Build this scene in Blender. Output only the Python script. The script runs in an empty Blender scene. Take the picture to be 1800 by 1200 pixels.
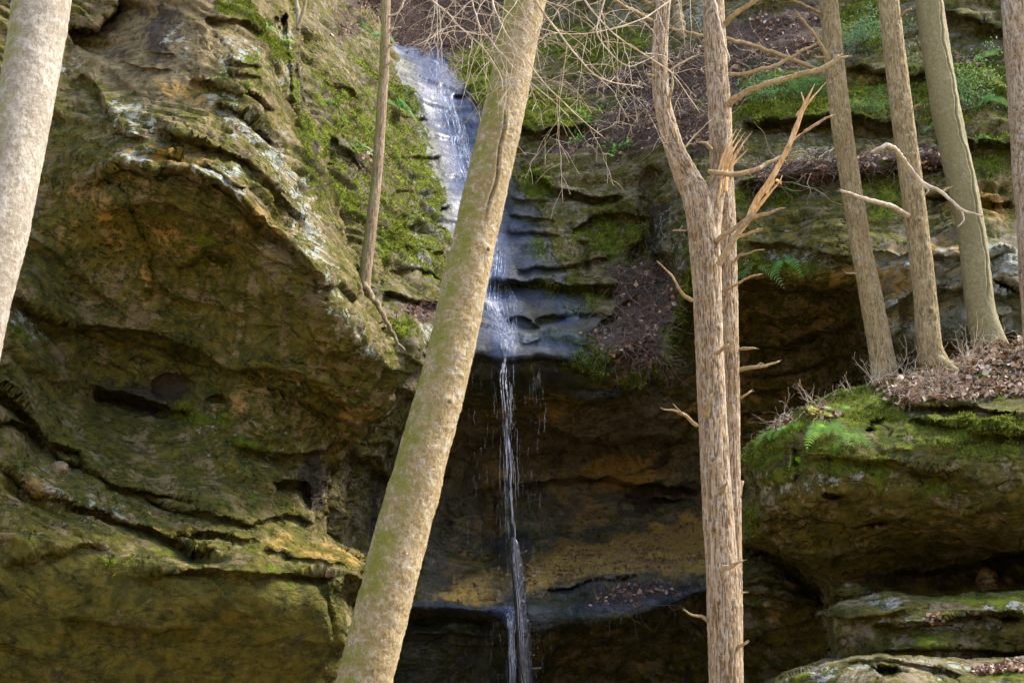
import bpy, math, random
import numpy as np
from mathutils import Vector
R = math.radians
rng = np.random.default_rng(7)
random.seed(7)
S = bpy.context.scene
COL = S.collection

# ------------------------------------------------------------------ camera, sky, sun, exposure
FPX = 2000.0                       # focal length in pixels of the 1800 x 1200 photograph
PITCH = R(20)
CAMZ = 1.6
cam = bpy.data.cameras.new('camera'); cam.sensor_width = 36; cam.lens = 40
cam.clip_start = 0.1; cam.clip_end = 2000
co = bpy.data.objects.new('camera', cam); COL.objects.link(co)
co.location = (0, 0, CAMZ); co.rotation_euler = (R(90) + PITCH, 0, 0)
S.camera = co
SUN_EL, SUN_AZ = R(50), R(77)      # azimuth clockwise from +Y (view direction)
w = bpy.data.worlds.new('World'); S.world = w; w.use_nodes = True
nt = w.node_tree; nt.nodes.clear()
sk = nt.nodes.new('ShaderNodeTexSky'); sk.sky_type = 'NISHITA'; sk.sun_disc = False
sk.sun_elevation = SUN_EL; sk.sun_rotation = SUN_AZ; sk.dust_density = 3.0; sk.air_density = 0.8; sk.ozone_density = 1.0
bg = nt.nodes.new('ShaderNodeBackground'); bg.inputs['Strength'].default_value = 0.13
wo = nt.nodes.new('ShaderNodeOutputWorld')
nt.links.new(sk.outputs[0], bg.inputs[0]); nt.links.new(bg.outputs[0], wo.inputs[0])
sl = bpy.data.lights.new('sun', 'SUN'); sl.energy = 1.5; sl.angle = R(12); sl.color = (1, .94, .85)
so = bpy.data.objects.new('sun', sl); COL.objects.link(so)
sd = Vector((math.sin(SUN_AZ) * math.cos(SUN_EL), math.cos(SUN_AZ) * math.cos(SUN_EL), math.sin(SUN_EL)))
so.rotation_euler = sd.to_track_quat('Z', 'Y').to_euler(); so.location = (8, -5, 25)
S.view_settings.view_transform = 'Standard'; S.view_settings.look = 'None'
S.view_settings.exposure = 2.3; S.view_settings.gamma = 1

# ------------------------------------------------------------------ maths helpers
CP, SP = math.cos(PITCH), math.sin(PITCH)
def world(u, v, Y):
    """point on the line of sight of photo pixel (u, v) at horizontal distance Y"""
    u = np.asarray(u, float); v = np.asarray(v, float); Y = np.asarray(Y, float)
    x = (u - 900) / FPX; z = (600 - v) / FPX
    dy = CP - z * SP; dz = SP + z * CP
    return np.stack([x / dy * Y, Y + 0 * x, dz / dy * Y + CAMZ], -1)
def pxscale(v, Y):
    """metres per photo pixel there"""
    z = (600 - v) / FPX
    return Y / (CP - z * SP) / FPX

def _hash(ix, iy, iz, seed):
    h = (ix.astype(np.uint32) * np.uint32(374761393) + iy.astype(np.uint32) * np.uint32(668265263)
         + iz.astype(np.uint32) * np.uint32(2147483647) + np.uint32((seed * 974634777) & 0xffffffff))
    h = (h ^ (h >> np.uint32(13))) * np.uint32(1274126177)
    h = (h ^ (h >> np.uint32(15))) * np.uint32(2246822519)
    return h ^ (h >> np.uint32(16))
def perlin(P, seed=0):
    P = np.asarray(P, np.float32)
    i = np.floor(P).astype(np.int64); f = P - i
    i = i + 100000
    t = f * f * f * (f * (f * 6 - 15) + 10)
    out = 0
    for dx in (0, 1):
        wx = t[..., 0] if dx else 1 - t[..., 0]
        for dy in (0, 1):
            wy = t[..., 1] if dy else 1 - t[..., 1]
            for dz in (0, 1):
                wz = t[..., 2] if dz else 1 - t[..., 2]
                h = _hash(i[..., 0] + dx, i[..., 1] + dy, i[..., 2] + dz, seed)
                gx = (h & np.uint32(1023)).astype(np.float32) / 511.5 - 1
                gy = ((h >> np.uint32(10)) & np.uint32(1023)).astype(np.float32) / 511.5 - 1
                gz = ((h >> np.uint32(20)) & np.uint32(1023)).astype(np.float32) / 511.5 - 1
                out = out + wx * wy * wz * (gx * (f[..., 0] - dx) + gy * (f[..., 1] - dy) + gz * (f[..., 2] - dz))
    return out * 1.3
def fbm(P, octs=4, seed=0, gain=.5, ridged=False):
    P = np.asarray(P, np.float32); a = 1.; s = 0; tot = 0
    for o in range(octs):
        n = perlin(P * (2.03 ** o) + 17.3 * o, seed + o)
        if ridged: n = 1 - 2.4 * np.abs(n)
        s = s + a * n; tot += a; a *= gain
    return s / tot
def worley(P, seed=0):
    P = np.asarray(P, np.float32); i = np.floor(P).astype(np.int64); f = P - i; i = i + 100000
    d1 = np.full(P.shape[:-1], 9., np.float32); d2 = d1.copy()
    for dx in (-1, 0, 1):
        for dy in (-1, 0, 1):
            for dz in (-1, 0, 1):
                h = _hash(i[..., 0] + dx, i[..., 1] + dy, i[..., 2] + dz, seed)
                a = (h & np.uint32(1023)) / 1023. + dx - f[..., 0]
                b = ((h >> np.uint32(10)) & np.uint32(1023)) / 1023. + dy - f[..., 1]
                c = ((h >> np.uint32(20)) & np.uint32(1023)) / 1023. + dz - f[..., 2]
                d = np.sqrt(a * a + b * b + c * c).astype(np.float32)
                d2 = np.minimum(d2, np.maximum(d, d1)); d1 = np.minimum(d1, d)
    return d1, d2
def sstep(a, b, x):
    t = np.clip((x - a) / (b - a), 0, 1); return t * t * (3 - 2 * t)
def uv3(U, V, s, z=0.):
    return np.stack([U / s, V / s, np.full_like(U, z)], -1)

def seg_dist(U, V, pts):
    """distance, side (+ below a left-to-right line) and position 0..1 along the polyline"""
    pts = np.array(pts, float); best = np.full(U.shape, 1e9); side = np.zeros(U.shape); par = np.zeros(U.shape)
    L = np.hypot(*(pts[1:] - pts[:-1]).T); cum = np.concatenate([[0], np.cumsum(L)]); tot = cum[-1]
    for k in range(len(pts) - 1):
        a = pts[k]; d = pts[k + 1] - a; l2 = (d * d).sum()
        t = np.clip(((U - a[0]) * d[0] + (V - a[1]) * d[1]) / l2, 0, 1)
        q = np.hypot(U - a[0] - t * d[0], V - a[1] - t * d[1])
        m = q < best
        best = np.where(m, q, best)
        side = np.where(m, np.sign(d[0] * (V - a[1]) - d[1] * (U - a[0])), side)
        par = np.where(m, (cum[k] + t * L[k]) / tot, par)
    return best, side, par
def poly_sdf(U, V, pts):
    """positive inside"""
    pts = np.array(pts, float); n = len(pts); best = np.full(U.shape, 1e9); ins = np.zeros(U.shape, bool)
    for k in range(n):
        a = pts[k]; b = pts[(k + 1) % n]; d = b - a; l2 = (d * d).sum()
        t = np.clip(((U - a[0]) * d[0] + (V - a[1]) * d[1]) / l2, 0, 1)
        best = np.minimum(best, np.hypot(U - a[0] - t * d[0], V - a[1] - t * d[1]))
        c = ((a[1] > V) != (b[1] > V))
        with np.errstate(divide='ignore', invalid='ignore'):
            xs = (b[0] - a[0]) * (V - a[1]) / (b[1] - a[1] + 1e-12) + a[0]
        ins ^= c & (U < xs)
    return np.where(ins, best, -best)
def tps(ctrl, us, vs):
    C = np.array(ctrl, float); X = C[:, :2] / 300.; y = C[:, 2]; n = len(C)
    def ker(r2): return .5 * r2 * np.log(r2 + 1e-9)
    D = ((X[:, None] - X[None]) ** 2).sum(-1)
    A = np.zeros((n + 3, n + 3)); A[:n, :n] = ker(D) + np.eye(n) * .01; A[:n, n] = 1; A[:n, n + 1:] = X
    A[n, :n] = 1; A[n + 1:, :n] = X.T
    wgt = np.linalg.solve(A, np.concatenate([y, [0, 0, 0]]))
    gu = np.arange(us.min() - 12, us.max() + 24, 12.); gv = np.arange(vs.min() - 12, vs.max() + 24, 12.)
    GU, GV = np.meshgrid(gu / 300, gv / 300)
    Z = wgt[n] + wgt[n + 1] * GU + wgt[n + 2] * GV
    for k in range(n): Z += wgt[k] * ker((GU - X[k, 0]) ** 2 + (GV - X[k, 1]) ** 2)
    fu = (us - gu[0]) / 12; fv = (vs - gv[0]) / 12
    iu = fu.astype(int); iv = fv.astype(int); fu = (fu - iu)[None]; fv = (fv - iv)[:, None]
    a = Z[iv][:, iu]; b = Z[iv][:, iu + 1]; c = Z[iv + 1][:, iu]; d = Z[iv + 1][:, iu + 1]
    return (a * (1 - fu) + b * fu) * (1 - fv) + (c * (1 - fu) + d * fu) * fv

# ------------------------------------------------------------------ scene helpers
def tag(o, label=None, cat=None, group=None, kind=None):
    if label: o['label'] = label
    if cat: o['category'] = cat
    if group: o['group'] = group
    if kind: o['kind'] = kind
    return o
def empty(name, loc, label, cat, group=None):
    o = bpy.data.objects.new(name, None); COL.objects.link(o); o.location = tuple(float(c) for c in loc)
    o.empty_display_size = .2
    return tag(o, label, cat, group)
def mesh_obj(name, verts, faces, mat, parent=None, origin=None, attrs=None, cols=None, smooth=True):
    """faces: (n,3) or (n,4) int array, or a list of such arrays"""
    verts = np.asarray(verts, np.float32)
    if origin is None:
        origin = np.array(parent.location) if parent else np.array([verts[:, 0].mean(), verts[:, 1].mean(), verts[:, 2].min()])
    origin = np.asarray(origin, np.float32)
    if not isinstance(faces, list): faces = [faces]
    faces = [np.asarray(f, np.int32) for f in faces if len(f)]
    me = bpy.data.meshes.new(name)
    me.vertices.add(len(verts)); me.vertices.foreach_set('co', (verts - origin).ravel())
    nl = sum(f.size for f in faces); nf = sum(len(f) for f in faces)
    me.loops.add(nl); me.loops.foreach_set('vertex_index', np.concatenate([f.ravel() for f in faces]))
    tot = np.concatenate([np.full(len(f), f.shape[1], np.int32) for f in faces])
    me.polygons.add(nf)
    me.polygons.foreach_set('loop_start', np.concatenate([[0], np.cumsum(tot)[:-1]]).astype(np.int32))
    me.polygons.foreach_set('loop_total', tot)
    me.polygons.foreach_set('use_smooth', np.full(nf, smooth))
    for k, a in (attrs or {}).items():
        me.attributes.new(k, 'FLOAT', 'POINT').data.foreach_set('value', np.asarray(a, np.float32).ravel())
    if cols is not None:
        c = np.concatenate([np.asarray(cols, np.float32), np.ones((len(cols), 1), np.float32)], 1)
        me.attributes.new('col', 'FLOAT_COLOR', 'POINT').data.foreach_set('color', c.ravel())
    me.update(calc_edges=True); me.validate()
    me.materials.append(mat)
    o = bpy.data.objects.new(name, me); COL.objects.link(o)
    if parent is not None:
        o.parent = parent; o.location = tuple(origin - np.array(parent.location, np.float32))
        if np.allclose(origin, np.array(parent.location), atol=1e-6): o.location = (0, 0, 0)
    else: o.location = tuple(float(c) for c in origin)
    return o

# ------------------------------------------------------------------ node helpers
class N:
    def __init__(s, name):
        s.m = bpy.data.materials.new(name); s.m.use_nodes = True; s.t = s.m.node_tree; s.t.nodes.clear()
        s.out = s.t.nodes.new('ShaderNodeOutputMaterial')
        s.pos = s.t.nodes.new('ShaderNodeNewGeometry')
    def new(s, t): return s.t.nodes.new(t)
    def link(s, a, b): s.t.links.new(a, b)
    def put(s, sock, v):
        if hasattr(v, 'is_linked') or hasattr(v, 'links'): s.link(v, sock)
        elif isinstance(v, (tuple, list)) and len(v) == 3 and sock.type == 'RGBA': sock.default_value = (*v, 1)
        else: sock.default_value = v
    def P(s, scale=(1, 1, 1), rot=(0, 0, 0)):
        n = s.new('ShaderNodeMapping'); s.link(s.pos.outputs['Position'], n.inputs['Vector'])
        n.inputs['Scale'].default_value = scale; n.inputs['Rotation'].default_value = rot; return n.outputs[0]
    def noise(s, scale, detail=5, rough=.6, vec=None, dist=0, col=False):
        n = s.new('ShaderNodeTexNoise'); n.inputs['Scale'].default_value = scale; n.inputs['Detail'].default_value = detail
        n.inputs['Roughness'].default_value = rough; n.inputs['Distortion'].default_value = dist
        s.link(vec if vec is not None else s.pos.outputs['Position'], n.inputs['Vector'])
        return n.outputs[1 if col else 0]
    def voro(s, scale, vec=None, feat='F1'):
        n = s.new('ShaderNodeTexVoronoi'); n.feature = feat; n.inputs['Scale'].default_value = scale
        s.link(vec if vec is not None else s.pos.outputs['Position'], n.inputs['Vector']); return n.outputs[0]
    def attr(s, name, col=False):
        n = s.new('ShaderNodeAttribute'); n.attribute_name = name; return n.outputs['Color' if col else 'Fac']
    def ramp(s, f, lo, hi, a=0., b=1.):
        n = s.new('ShaderNodeMapRange'); n.interpolation_type = 'SMOOTHSTEP'
        for i, v in ((0, f), (1, lo), (2, hi), (3, a), (4, b)): s.put(n.inputs[i], v)
        return n.outputs[0]
    def math(s, op, a, b=0., clamp=False):
        n = s.new('ShaderNodeMath'); n.operation = op; n.use_clamp = clamp; s.put(n.inputs[0], a); s.put(n.inputs[1], b); return n.outputs[0]
    def mix(s, f, a, b, blend='MIX'):
        n = s.new('ShaderNodeMix'); n.data_type = 'RGBA'; n.blend_type = blend
        s.put(n.inputs[0], f); s.put(n.inputs[6], a); s.put(n.inputs[7], b); return n.outputs[2]
    def bump(s, h, strength, dist, prev=None):
        n = s.new('ShaderNodeBump'); n.inputs['Strength'].default_value = strength; n.inputs['Distance'].default_value = dist
        s.link(h, n.inputs['Height'])
        if prev is not None: s.link(prev, n.inputs['Normal'])
        return n.outputs[0]
    def bsdf(s, color, rough, normal=None, spec=.3, **kw):
        b = s.new('ShaderNodeBsdfPrincipled'); s.put(b.inputs['Base Color'], color); s.put(b.inputs['Roughness'], rough)
        s.put(b.inputs['Specular IOR Level'], spec)
        if normal is not None: s.link(normal, b.inputs['Normal'])
        for k, v in kw.items(): s.put(b.inputs[k.replace('_', ' ')], v)
        s.link(b.outputs[0], s.out.inputs[0]); s.b = b; return s.m

def under(n, mask, noise_, soft=.18):
    """patchy mask: painted zone times noise with its own ragged outline"""
    k = n.math('ADD', n.math('MULTIPLY', n.math('SUBTRACT', noise_, .5), 3.2), .5)
    t = n.math('SUBTRACT', 1.12, n.math('MULTIPLY', mask, 1.3))
    return n.ramp(k, n.math('SUBTRACT', t, soft), n.math('ADD', t, soft))

def rock_material(name, base_a, base_b, bands=(.20, .17, .13)):
    n = N(name)
    big = n.noise(.55, 4, .6); mid = n.noise(2.2, 7, .68); fine = n.noise(11, 8, .7); tiny = n.noise(60, 6, .7)
    spots = n.noise(5, 8, .75)
    strat = n.noise(1.0, 6, .65, n.P((.7, .7, 6.), (0, R(8), 0)))
    c = n.mix(n.ramp(mid, .36, .64), base_a, base_b)
    c = n.mix(n.ramp(strat, .5, .68, 0, .6), c, bands)
    c = n.mix(n.ramp(big, .42, .6, 0, .55), c, (.21, .16, .075))
    crk = n.ramp(n.math('ABSOLUTE', n.math('SUBTRACT', n.noise(1.7, 6, .62, n.P((1, 1, 2.6)), .6), .5)), 0, .012, 1, 0)
    c = n.mix(n.math('MULTIPLY', crk, .35), c, (.05, .04, .03))
    # ochre iron stains
    och = under(n, n.attr('ochre'), mid, .42)
    c = n.mix(n.math('MULTIPLY', och, .75), c, n.mix(n.ramp(fine, .35, .65), (.52, .30, .045), (.36, .22, .06)))
    # olive algae film, plus shade put into the colour low on the left cliff
    alg = under(n, n.attr('algae'), n.noise(3.1, 9, .74), .12)
    c = n.mix(n.math('MULTIPLY', alg, .88), c, n.mix(n.ramp(spots, .38, .62), (.038, .047, .005), (.134, .118, .014)))
    c = n.mix(n.attr('sand'), c, n.mix(n.ramp(n.noise(3, 7, .7), .4, .65), (.66, .42, .10), (.50, .32, .11)))
    # dark mineral film, and the shade of recesses put into the colour
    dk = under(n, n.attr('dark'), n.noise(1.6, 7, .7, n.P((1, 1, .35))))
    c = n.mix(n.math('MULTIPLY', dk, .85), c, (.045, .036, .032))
    # lichen
    li = under(n, n.attr('lichen'), n.noise(6.5, 9, .78), .06)
    c = n.mix(n.math('MULTIPLY', li, .85), c, n.mix(n.ramp(tiny, .4, .6), (.44, .45, .40), (.30, .35, .29)))
    # speckle of grains
    c = n.mix(n.ramp(tiny, .58, .72, 0, .3), c, (.36, .31, .2))
    c = n.mix(n.ramp(fine, .36, .56, .5, 0), c, n.mix(1.0, c, (.42, .40, .36), 'MULTIPLY'))
    # soil and needles
    so = under(n, n.attr('soil'), n.noise(4, 7, .7), .1)
    c = n.mix(so, c, n.mix(n.ramp(n.noise(35, 6, .8), .4, .62), (.040, .028, .022), (.155, .105, .08)))
    # moss
    mo = under(n, n.attr('moss'), n.noise(3.6, 8, .72), .08)
    mc = n.mix(n.ramp(n.noise(7, 5, .7), .35, .65), (.055, .085, .006), (.21, .25, .018))
    mc = n.mix(n.ramp(tiny, .45, .7, 0, .6), mc, (.22, .27, .05))
    c = n.mix(mo, c, mc)
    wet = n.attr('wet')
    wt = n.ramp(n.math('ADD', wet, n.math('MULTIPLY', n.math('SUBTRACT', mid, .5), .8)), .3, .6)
    c = n.mix(wt, c, n.mix(1.0, c, (.34, .42, .58), 'MULTIPLY'))  # wet rock darkened, with blue sky sheen put into the tint
    rough = n.ramp(wt, 0, 1, .92, .45)
    rough = n.math('ADD', rough, n.math('MULTIPLY', fine, .12))
    rough = n.math('MAXIMUM', rough, n.math('MULTIPLY', mo, .95))
    h = n.math('MULTIPLY', strat, .03)
    for f_, k_ in ((mid, .05), (fine, .04), (tiny, .015)): h = n.math('ADD', h, n.math('MULTIPLY', f_, k_))
    h = n.math('ADD', h, n.math('MULTIPLY', mo, n.math('MULTIPLY', tiny, .05)))
    h = n.math('SUBTRACT', h, n.math('MULTIPLY', crk, .018))
    pv = n.ramp(n.voro(9.5, n.P((1, 1, 1.5))), .12, .42, 1, 0)
    h = n.math('SUBTRACT', h, n.math('MULTIPLY', n.math('MULTIPLY', pv, n.ramp(big, .45, .6)), .05))
    h = n.math('MULTIPLY', h, n.ramp(wt, 0, 1, 1., .45))
    b = n.bump(h, 1.0, 1.1)
    return n.bsdf(c, rough, b, n.ramp(wt, 0, 1, .15, .4))
M = {}
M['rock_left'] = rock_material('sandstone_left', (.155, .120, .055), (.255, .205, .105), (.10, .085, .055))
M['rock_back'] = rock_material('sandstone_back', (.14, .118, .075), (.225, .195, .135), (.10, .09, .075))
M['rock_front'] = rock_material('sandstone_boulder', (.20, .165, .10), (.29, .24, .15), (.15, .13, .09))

ATT = ('moss', 'wet', 'ochre', 'algae', 'lichen', 'dark', 'soil', 'sand')

# ------------------------------------------------------------------ rock sheets
def axis(a, lo, hi, b, step, coarse=14.):
    return np.concatenate([np.arange(a, lo, coarse), np.arange(lo, hi, step), np.arange(hi, b, coarse)])
def apply_strokes(U, V, Y, strokes):
    for s in strokes:
        k = s[0]
        if k == 'lip':
            _, pts, a, wd, L, b, Lb = s
            pa = np.array(pts); mg = max(L, Lb, wd) * 3.2 + 20
            r = np.where((V[:, 0] > pa[:, 1].min() - mg) & (V[:, 0] < pa[:, 1].max() + mg))[0]
            c = np.where((U[0] > pa[:, 0].min() - mg) & (U[0] < pa[:, 0].max() + mg))[0]
            if not len(r) or not len(c): continue
            sl_ = np.s_[r[0]:r[-1] + 1, c[0]:c[-1] + 1]
            d, sd_, par = seg_dist(U[sl_], V[sl_], pts)
            tp = sstep(0, .12, par) * sstep(0, .12, 1 - par)
            s_ = d * sd_
            Y[sl_] += tp * np.where(s_ > 0, a * sstep(0, wd, s_) * np.exp(-s_ / L) - b * np.exp(-s_ / (wd * .5)), -b * np.exp(s_ / Lb))
        elif k == 'crk':
            _, pts, a, wd = s
            d, sd_, par = seg_dist(U, V, pts)
            Y += a * sstep(0, .15, par) * sstep(0, .15, 1 - par) * np.exp(-(d / wd) ** 2)
        elif k == 'ell':
            _, u, v, ru, rv, ang, a = s
            ca, sa = math.cos(R(ang)), math.sin(R(ang))
            x = ((U - u) * ca + (V - v) * sa) / ru; y = (-(U - u) * sa + (V - v) * ca) / rv
            q = np.clip(1 - x * x - y * y, 0, 1)
            Y += a * np.sqrt(q) * sstep(0, .5, q)
    return Y
def paint(U, V, items):
    m = {k: np.zeros(U.shape) for k in ATT + ('calm',)}
    for it in items:
        name, kind = it[0], it[1]
        if kind == 'ell':
            u, v, ru, rv, ang, a = it[2:]
            ca, sa = math.cos(R(ang)), math.sin(R(ang))
            x = ((U - u) * ca + (V - v) * sa) / ru; y = (-(U - u) * sa + (V - v) * ca) / rv
            q = a * sstep(1.5, .35, np.sqrt(x * x + y * y))
        elif kind == 'line':
            pts, wd, a = it[2:]
            d, _, _ = seg_dist(U, V, pts); q = a * sstep(1.6, .2, d / wd)
        elif kind == 'poly':
            pts, fe, a = it[2:]
            q = a * sstep(-fe * 1.8, fe * 1.8, poly_sdf(U, V, pts))
        elif kind == 'all': q = it[2] * np.ones(U.shape)
        m[name] = np.clip(np.where(q >= 0, np.maximum(m[name], q), m[name] + q), 0, 1)
    return m

SHEETS = {}
def sheet(name, box, fine, step, ctrl, strokes, paints, mat, poly=None, fold=60, fold_d=.06, rnd=(45, .5),
          warp=5, big=.25, strata=.14, med=.07, fin=.02, tilt=0., sawf=1.3, pits=(), upmoss=0, seed=1, label=None, cat=None, kind=None):
    us = axis(box[0], fine[0], fine[1], box[2], step); vs = axis(box[1], fine[2], fine[3], box[3], step)
    U, V = np.meshgrid(us, vs)
    WU = U + warp * 1.6 * fbm(uv3(U, V, 38, 3.1 + seed), 3, seed) ; WV = V + warp * 1.6 * fbm(uv3(U, V, 38, 8.7 + seed), 3, seed + 5)
    Y = tps(ctrl, us, vs)
    Y0 = Y.copy()
    Y = apply_strokes(WU, WV, Y, strokes)
    pw = 14 if cat is None else 5
    PU = WU + pw * 2 * fbm(uv3(U, V, 30, 1.7 + seed), 4, seed + 80, .65); PV = WV + pw * 2 * fbm(uv3(U, V, 30, 5.2 + seed), 4, seed + 85, .65)
    m = paint(PU, PV, paints)
    keep = None
    UU, VV = U, V
    if poly is not None:
        sd_ = poly_sdf(U + warp * fbm(uv3(U, V, 22, seed), 4, seed + 9), V + warp * fbm(uv3(U, V, 22, seed + 4), 4, seed + 12), poly)
        q = np.clip(1 - sd_ / rnd[0], 0, 1)
        Y = Y + rnd[1] * (1 - np.sqrt(np.clip(1 - q * q, 0, 1)))
        g0 = np.gradient(sd_, vs, axis=0); g1 = np.gradient(sd_, us, axis=1)
        gl = np.maximum(np.hypot(g0, g1), .5)
        o = np.minimum(sd_, 0)
        UU = U - o * g1 / gl; VV = V - o * g0 / gl
        Y = Y - o * fold_d
        keep = sd_ > -fold
    P = world(UU, VV, Y)
    def normals(P):
        n = np.cross(np.gradient(P, axis=1), np.gradient(P, axis=0)); n /= np.linalg.norm(n, axis=-1, keepdims=True) + 1e-9
        return n
    nrm = normals(world(UU, VV, Y + .75 * (Y0 - Y if poly is None else 0 * Y)))
    if (nrm * (P - np.array([0, 0, CAMZ]))).sum(-1).mean() > 0: nrm = -nrm
    Q = P.copy()
    tl = P[..., 2] + P[..., 0] * tilt
    D = big * fbm(P / 1.6, 2, seed + 20) * (1 - .5 * m['calm'])
    w1 = .55 * fbm(P / 1.8, 3, seed + 31)
    smo = (1 - .85 * m['wet'] * (m['dark'] < .9)) * (1 - .85 * m['calm'])
    def saw(fr, sd, wp, sx):
        x = -tl * fr + wp * fbm(np.stack([P[..., 0] / sx, P[..., 1] / sx, tl / (sx * .6)], -1), 4, sd, .55); k = x - np.floor(x)
        kk = np.floor(x); amp_ = sstep(-.12, .22, fbm(np.stack([P[..., 0] / 1.3, P[..., 1] / 1.3, kk * 3.7], -1), 3, sd + 7))
        return amp_ * (k ** 1.6 - .4) * np.where(k > .88, (1 - k) / .12, 1.)
    D = D + strata * 1.35 * saw(sawf, seed + 33, 1.3, 2.2) * (.3 + .7 * smo)
    D = D + strata * .50 * saw(sawf * 3.3, seed + 133, 1.5, 1.1) * smo
    lowf = fbm(np.stack([P[..., 0] / .8, P[..., 1] / .8, tl / .45], -1), 3, seed + 40, .5)
    D = D + med * (1.1 * lowf * (.4 + .6 * smo) + .5 * np.minimum(0, .35 - np.abs(fbm(P / .7, 3, seed + 44)) * 2.5) * smo)
    D = D + fin * fbm(P / .13, 4, seed + 50, .6) * smo
    cr = np.abs(fbm(np.stack([P[..., 0] / 1.1, P[..., 1] / 1.1, tl / .5], -1), 4, seed + 61, .5))
    D = D - min(.06, med * .8) * sstep(.016, .0, cr) * smo
    for (u, v, ru, rv, sc, a) in pits:
        q = sstep(1.2, .3, np.hypot((WU - u) / ru, (WV - v) / rv))
        sel = q > 0
        if not sel.any(): continue
        d1, d2 = worley(P[sel] / sc + .35 * fbm(P[sel] / sc, 2, 5)[..., None], seed)
        D[sel] -= a * q[sel] * (sstep(.55, .1, d1))
    Q = P + nrm * D[..., None]
    n2 = normals(Q)
    if (n2 * (Q - np.array([0, 0, CAMZ]))).sum(-1).mean() > 0: n2 = -n2
    up = n2[..., 2]
    if upmoss:
        m['moss'] = np.clip(m['moss'] + upmoss * sstep(.15, .75, up) * (m['wet'] < .5) * (m['soil'] < .5) * (m['ochre'] < .6) * (m['sand'] < .3), 0, 1)
    # moss cushions swell
    Q = Q + n2 * (.05 * m['moss'] * sstep(-.1, .3, fbm(Q / .25, 3, seed + 70)))[..., None]
    idx = np.arange(U.size).reshape(U.shape)
    f = np.stack([idx[:-1, :-1], idx[1:, :-1], idx[1:, 1:], idx[:-1, 1:]], -1).reshape(-1, 4)
    if keep is not None:
        kf = (keep[:-1, :-1] & keep[1:, :-1] & keep[1:, 1:] & keep[:-1, 1:]).ravel(); f = f[kf]
        used = np.unique(f); rm = -np.ones(U.size, int); rm[used] = np.arange(len(used)); f = rm[f]
    else: used = np.arange(U.size)
    o = mesh_obj(name, Q.reshape(-1, 3)[used], f, mat, attrs={k: m[k].ravel()[used] for k in ATT})
    tag(o, label, cat, None, kind)
    SHEETS[name] = dict(us=us, vs=vs, Q=Q, n=n2, m=m, keep=keep, U=U, V=V, o=o)
    return o
def on(sh, u, v):
    """surface point and outward normal of a sheet at photo pixel (u, v)"""
    s = SHEETS[sh]; i = min(np.searchsorted(s['us'], u), len(s['us']) - 1); j = min(np.searchsorted(s['vs'], v), len(s['vs']) - 1)
    return s['Q'][j, i].copy(), s['n'][j, i].copy()

#==LEFT
left_poly = [(-420, -320), (500, -320), (513, 0), (523, 60), (533, 133), (538, 190), (560, 225), (580, 260), (585, 320), (590, 380), (605, 430),
 (632, 480), (640, 520), (660, 545), (690, 590), (712, 622), (737, 652), (730, 672), (700, 712), (672, 742), (640, 768), (605, 795), (585, 830),
 (572, 880), (553, 935), (575, 952), (605, 965), (648, 992), (640, 1020), (605, 1052), (622, 1100), (600, 1200), (590, 1470), (-420, 1470)]
left_ctrl = [(0, 0, 13), (150, 0, 13.6), (300, 0, 13.4), (450, 0, 14), (510, 0, 15), (0, 150, 12.9), (200, 150, 13), (350, 150, 12.8), (460, 150, 13.2), (520, 150, 14.4),
 (200, 240, 12.3), (300, 250, 12.0), (400, 290, 12.1), (500, 350, 12.5), (560, 380, 13.3), (90, 300, 12.9), (200, 300, 11.7), (330, 305, 11.5), (430, 350, 11.7), (530, 460, 12.0),
 (600, 560, 12.6), (700, 640, 13.6), (100, 420, 13.0), (250, 420, 12.9), (400, 460, 12.8), (500, 560, 12.9), (560, 680, 13.5), (640, 720, 14), (100, 550, 13.2), (250, 560, 13.4),
 (400, 600, 13.5), (170, 680, 14.0), (300, 730, 14.0), (450, 760, 13.8), (560, 790, 14.4), (0, 600, 12.2), (0, 700, 12.3), (50, 770, 12.5), (150, 840, 12.8), (300, 900, 13),
 (450, 920, 13.2), (550, 945, 13.6), (0, 900, 11.9), (150, 950, 11.9), (300, 980, 12), (450, 970, 12.1), (600, 1000, 12.6), (0, 1050, 11.9), (200, 1100, 12.15), (400, 1100, 12.3),
 (560, 1100, 12.7), (0, 1200, 12.4), (300, 1200, 12.7), (580, 1200, 13.3), (-300, 0, 12), (-300, 600, 11.5), (-300, 1200, 12), (-300, -300, 13), (200, -300, 15), (480, -300, 17),
 (0, 1450, 13.4), (300, 1450, 13.7), (560, 1450, 14.2)]
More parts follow.
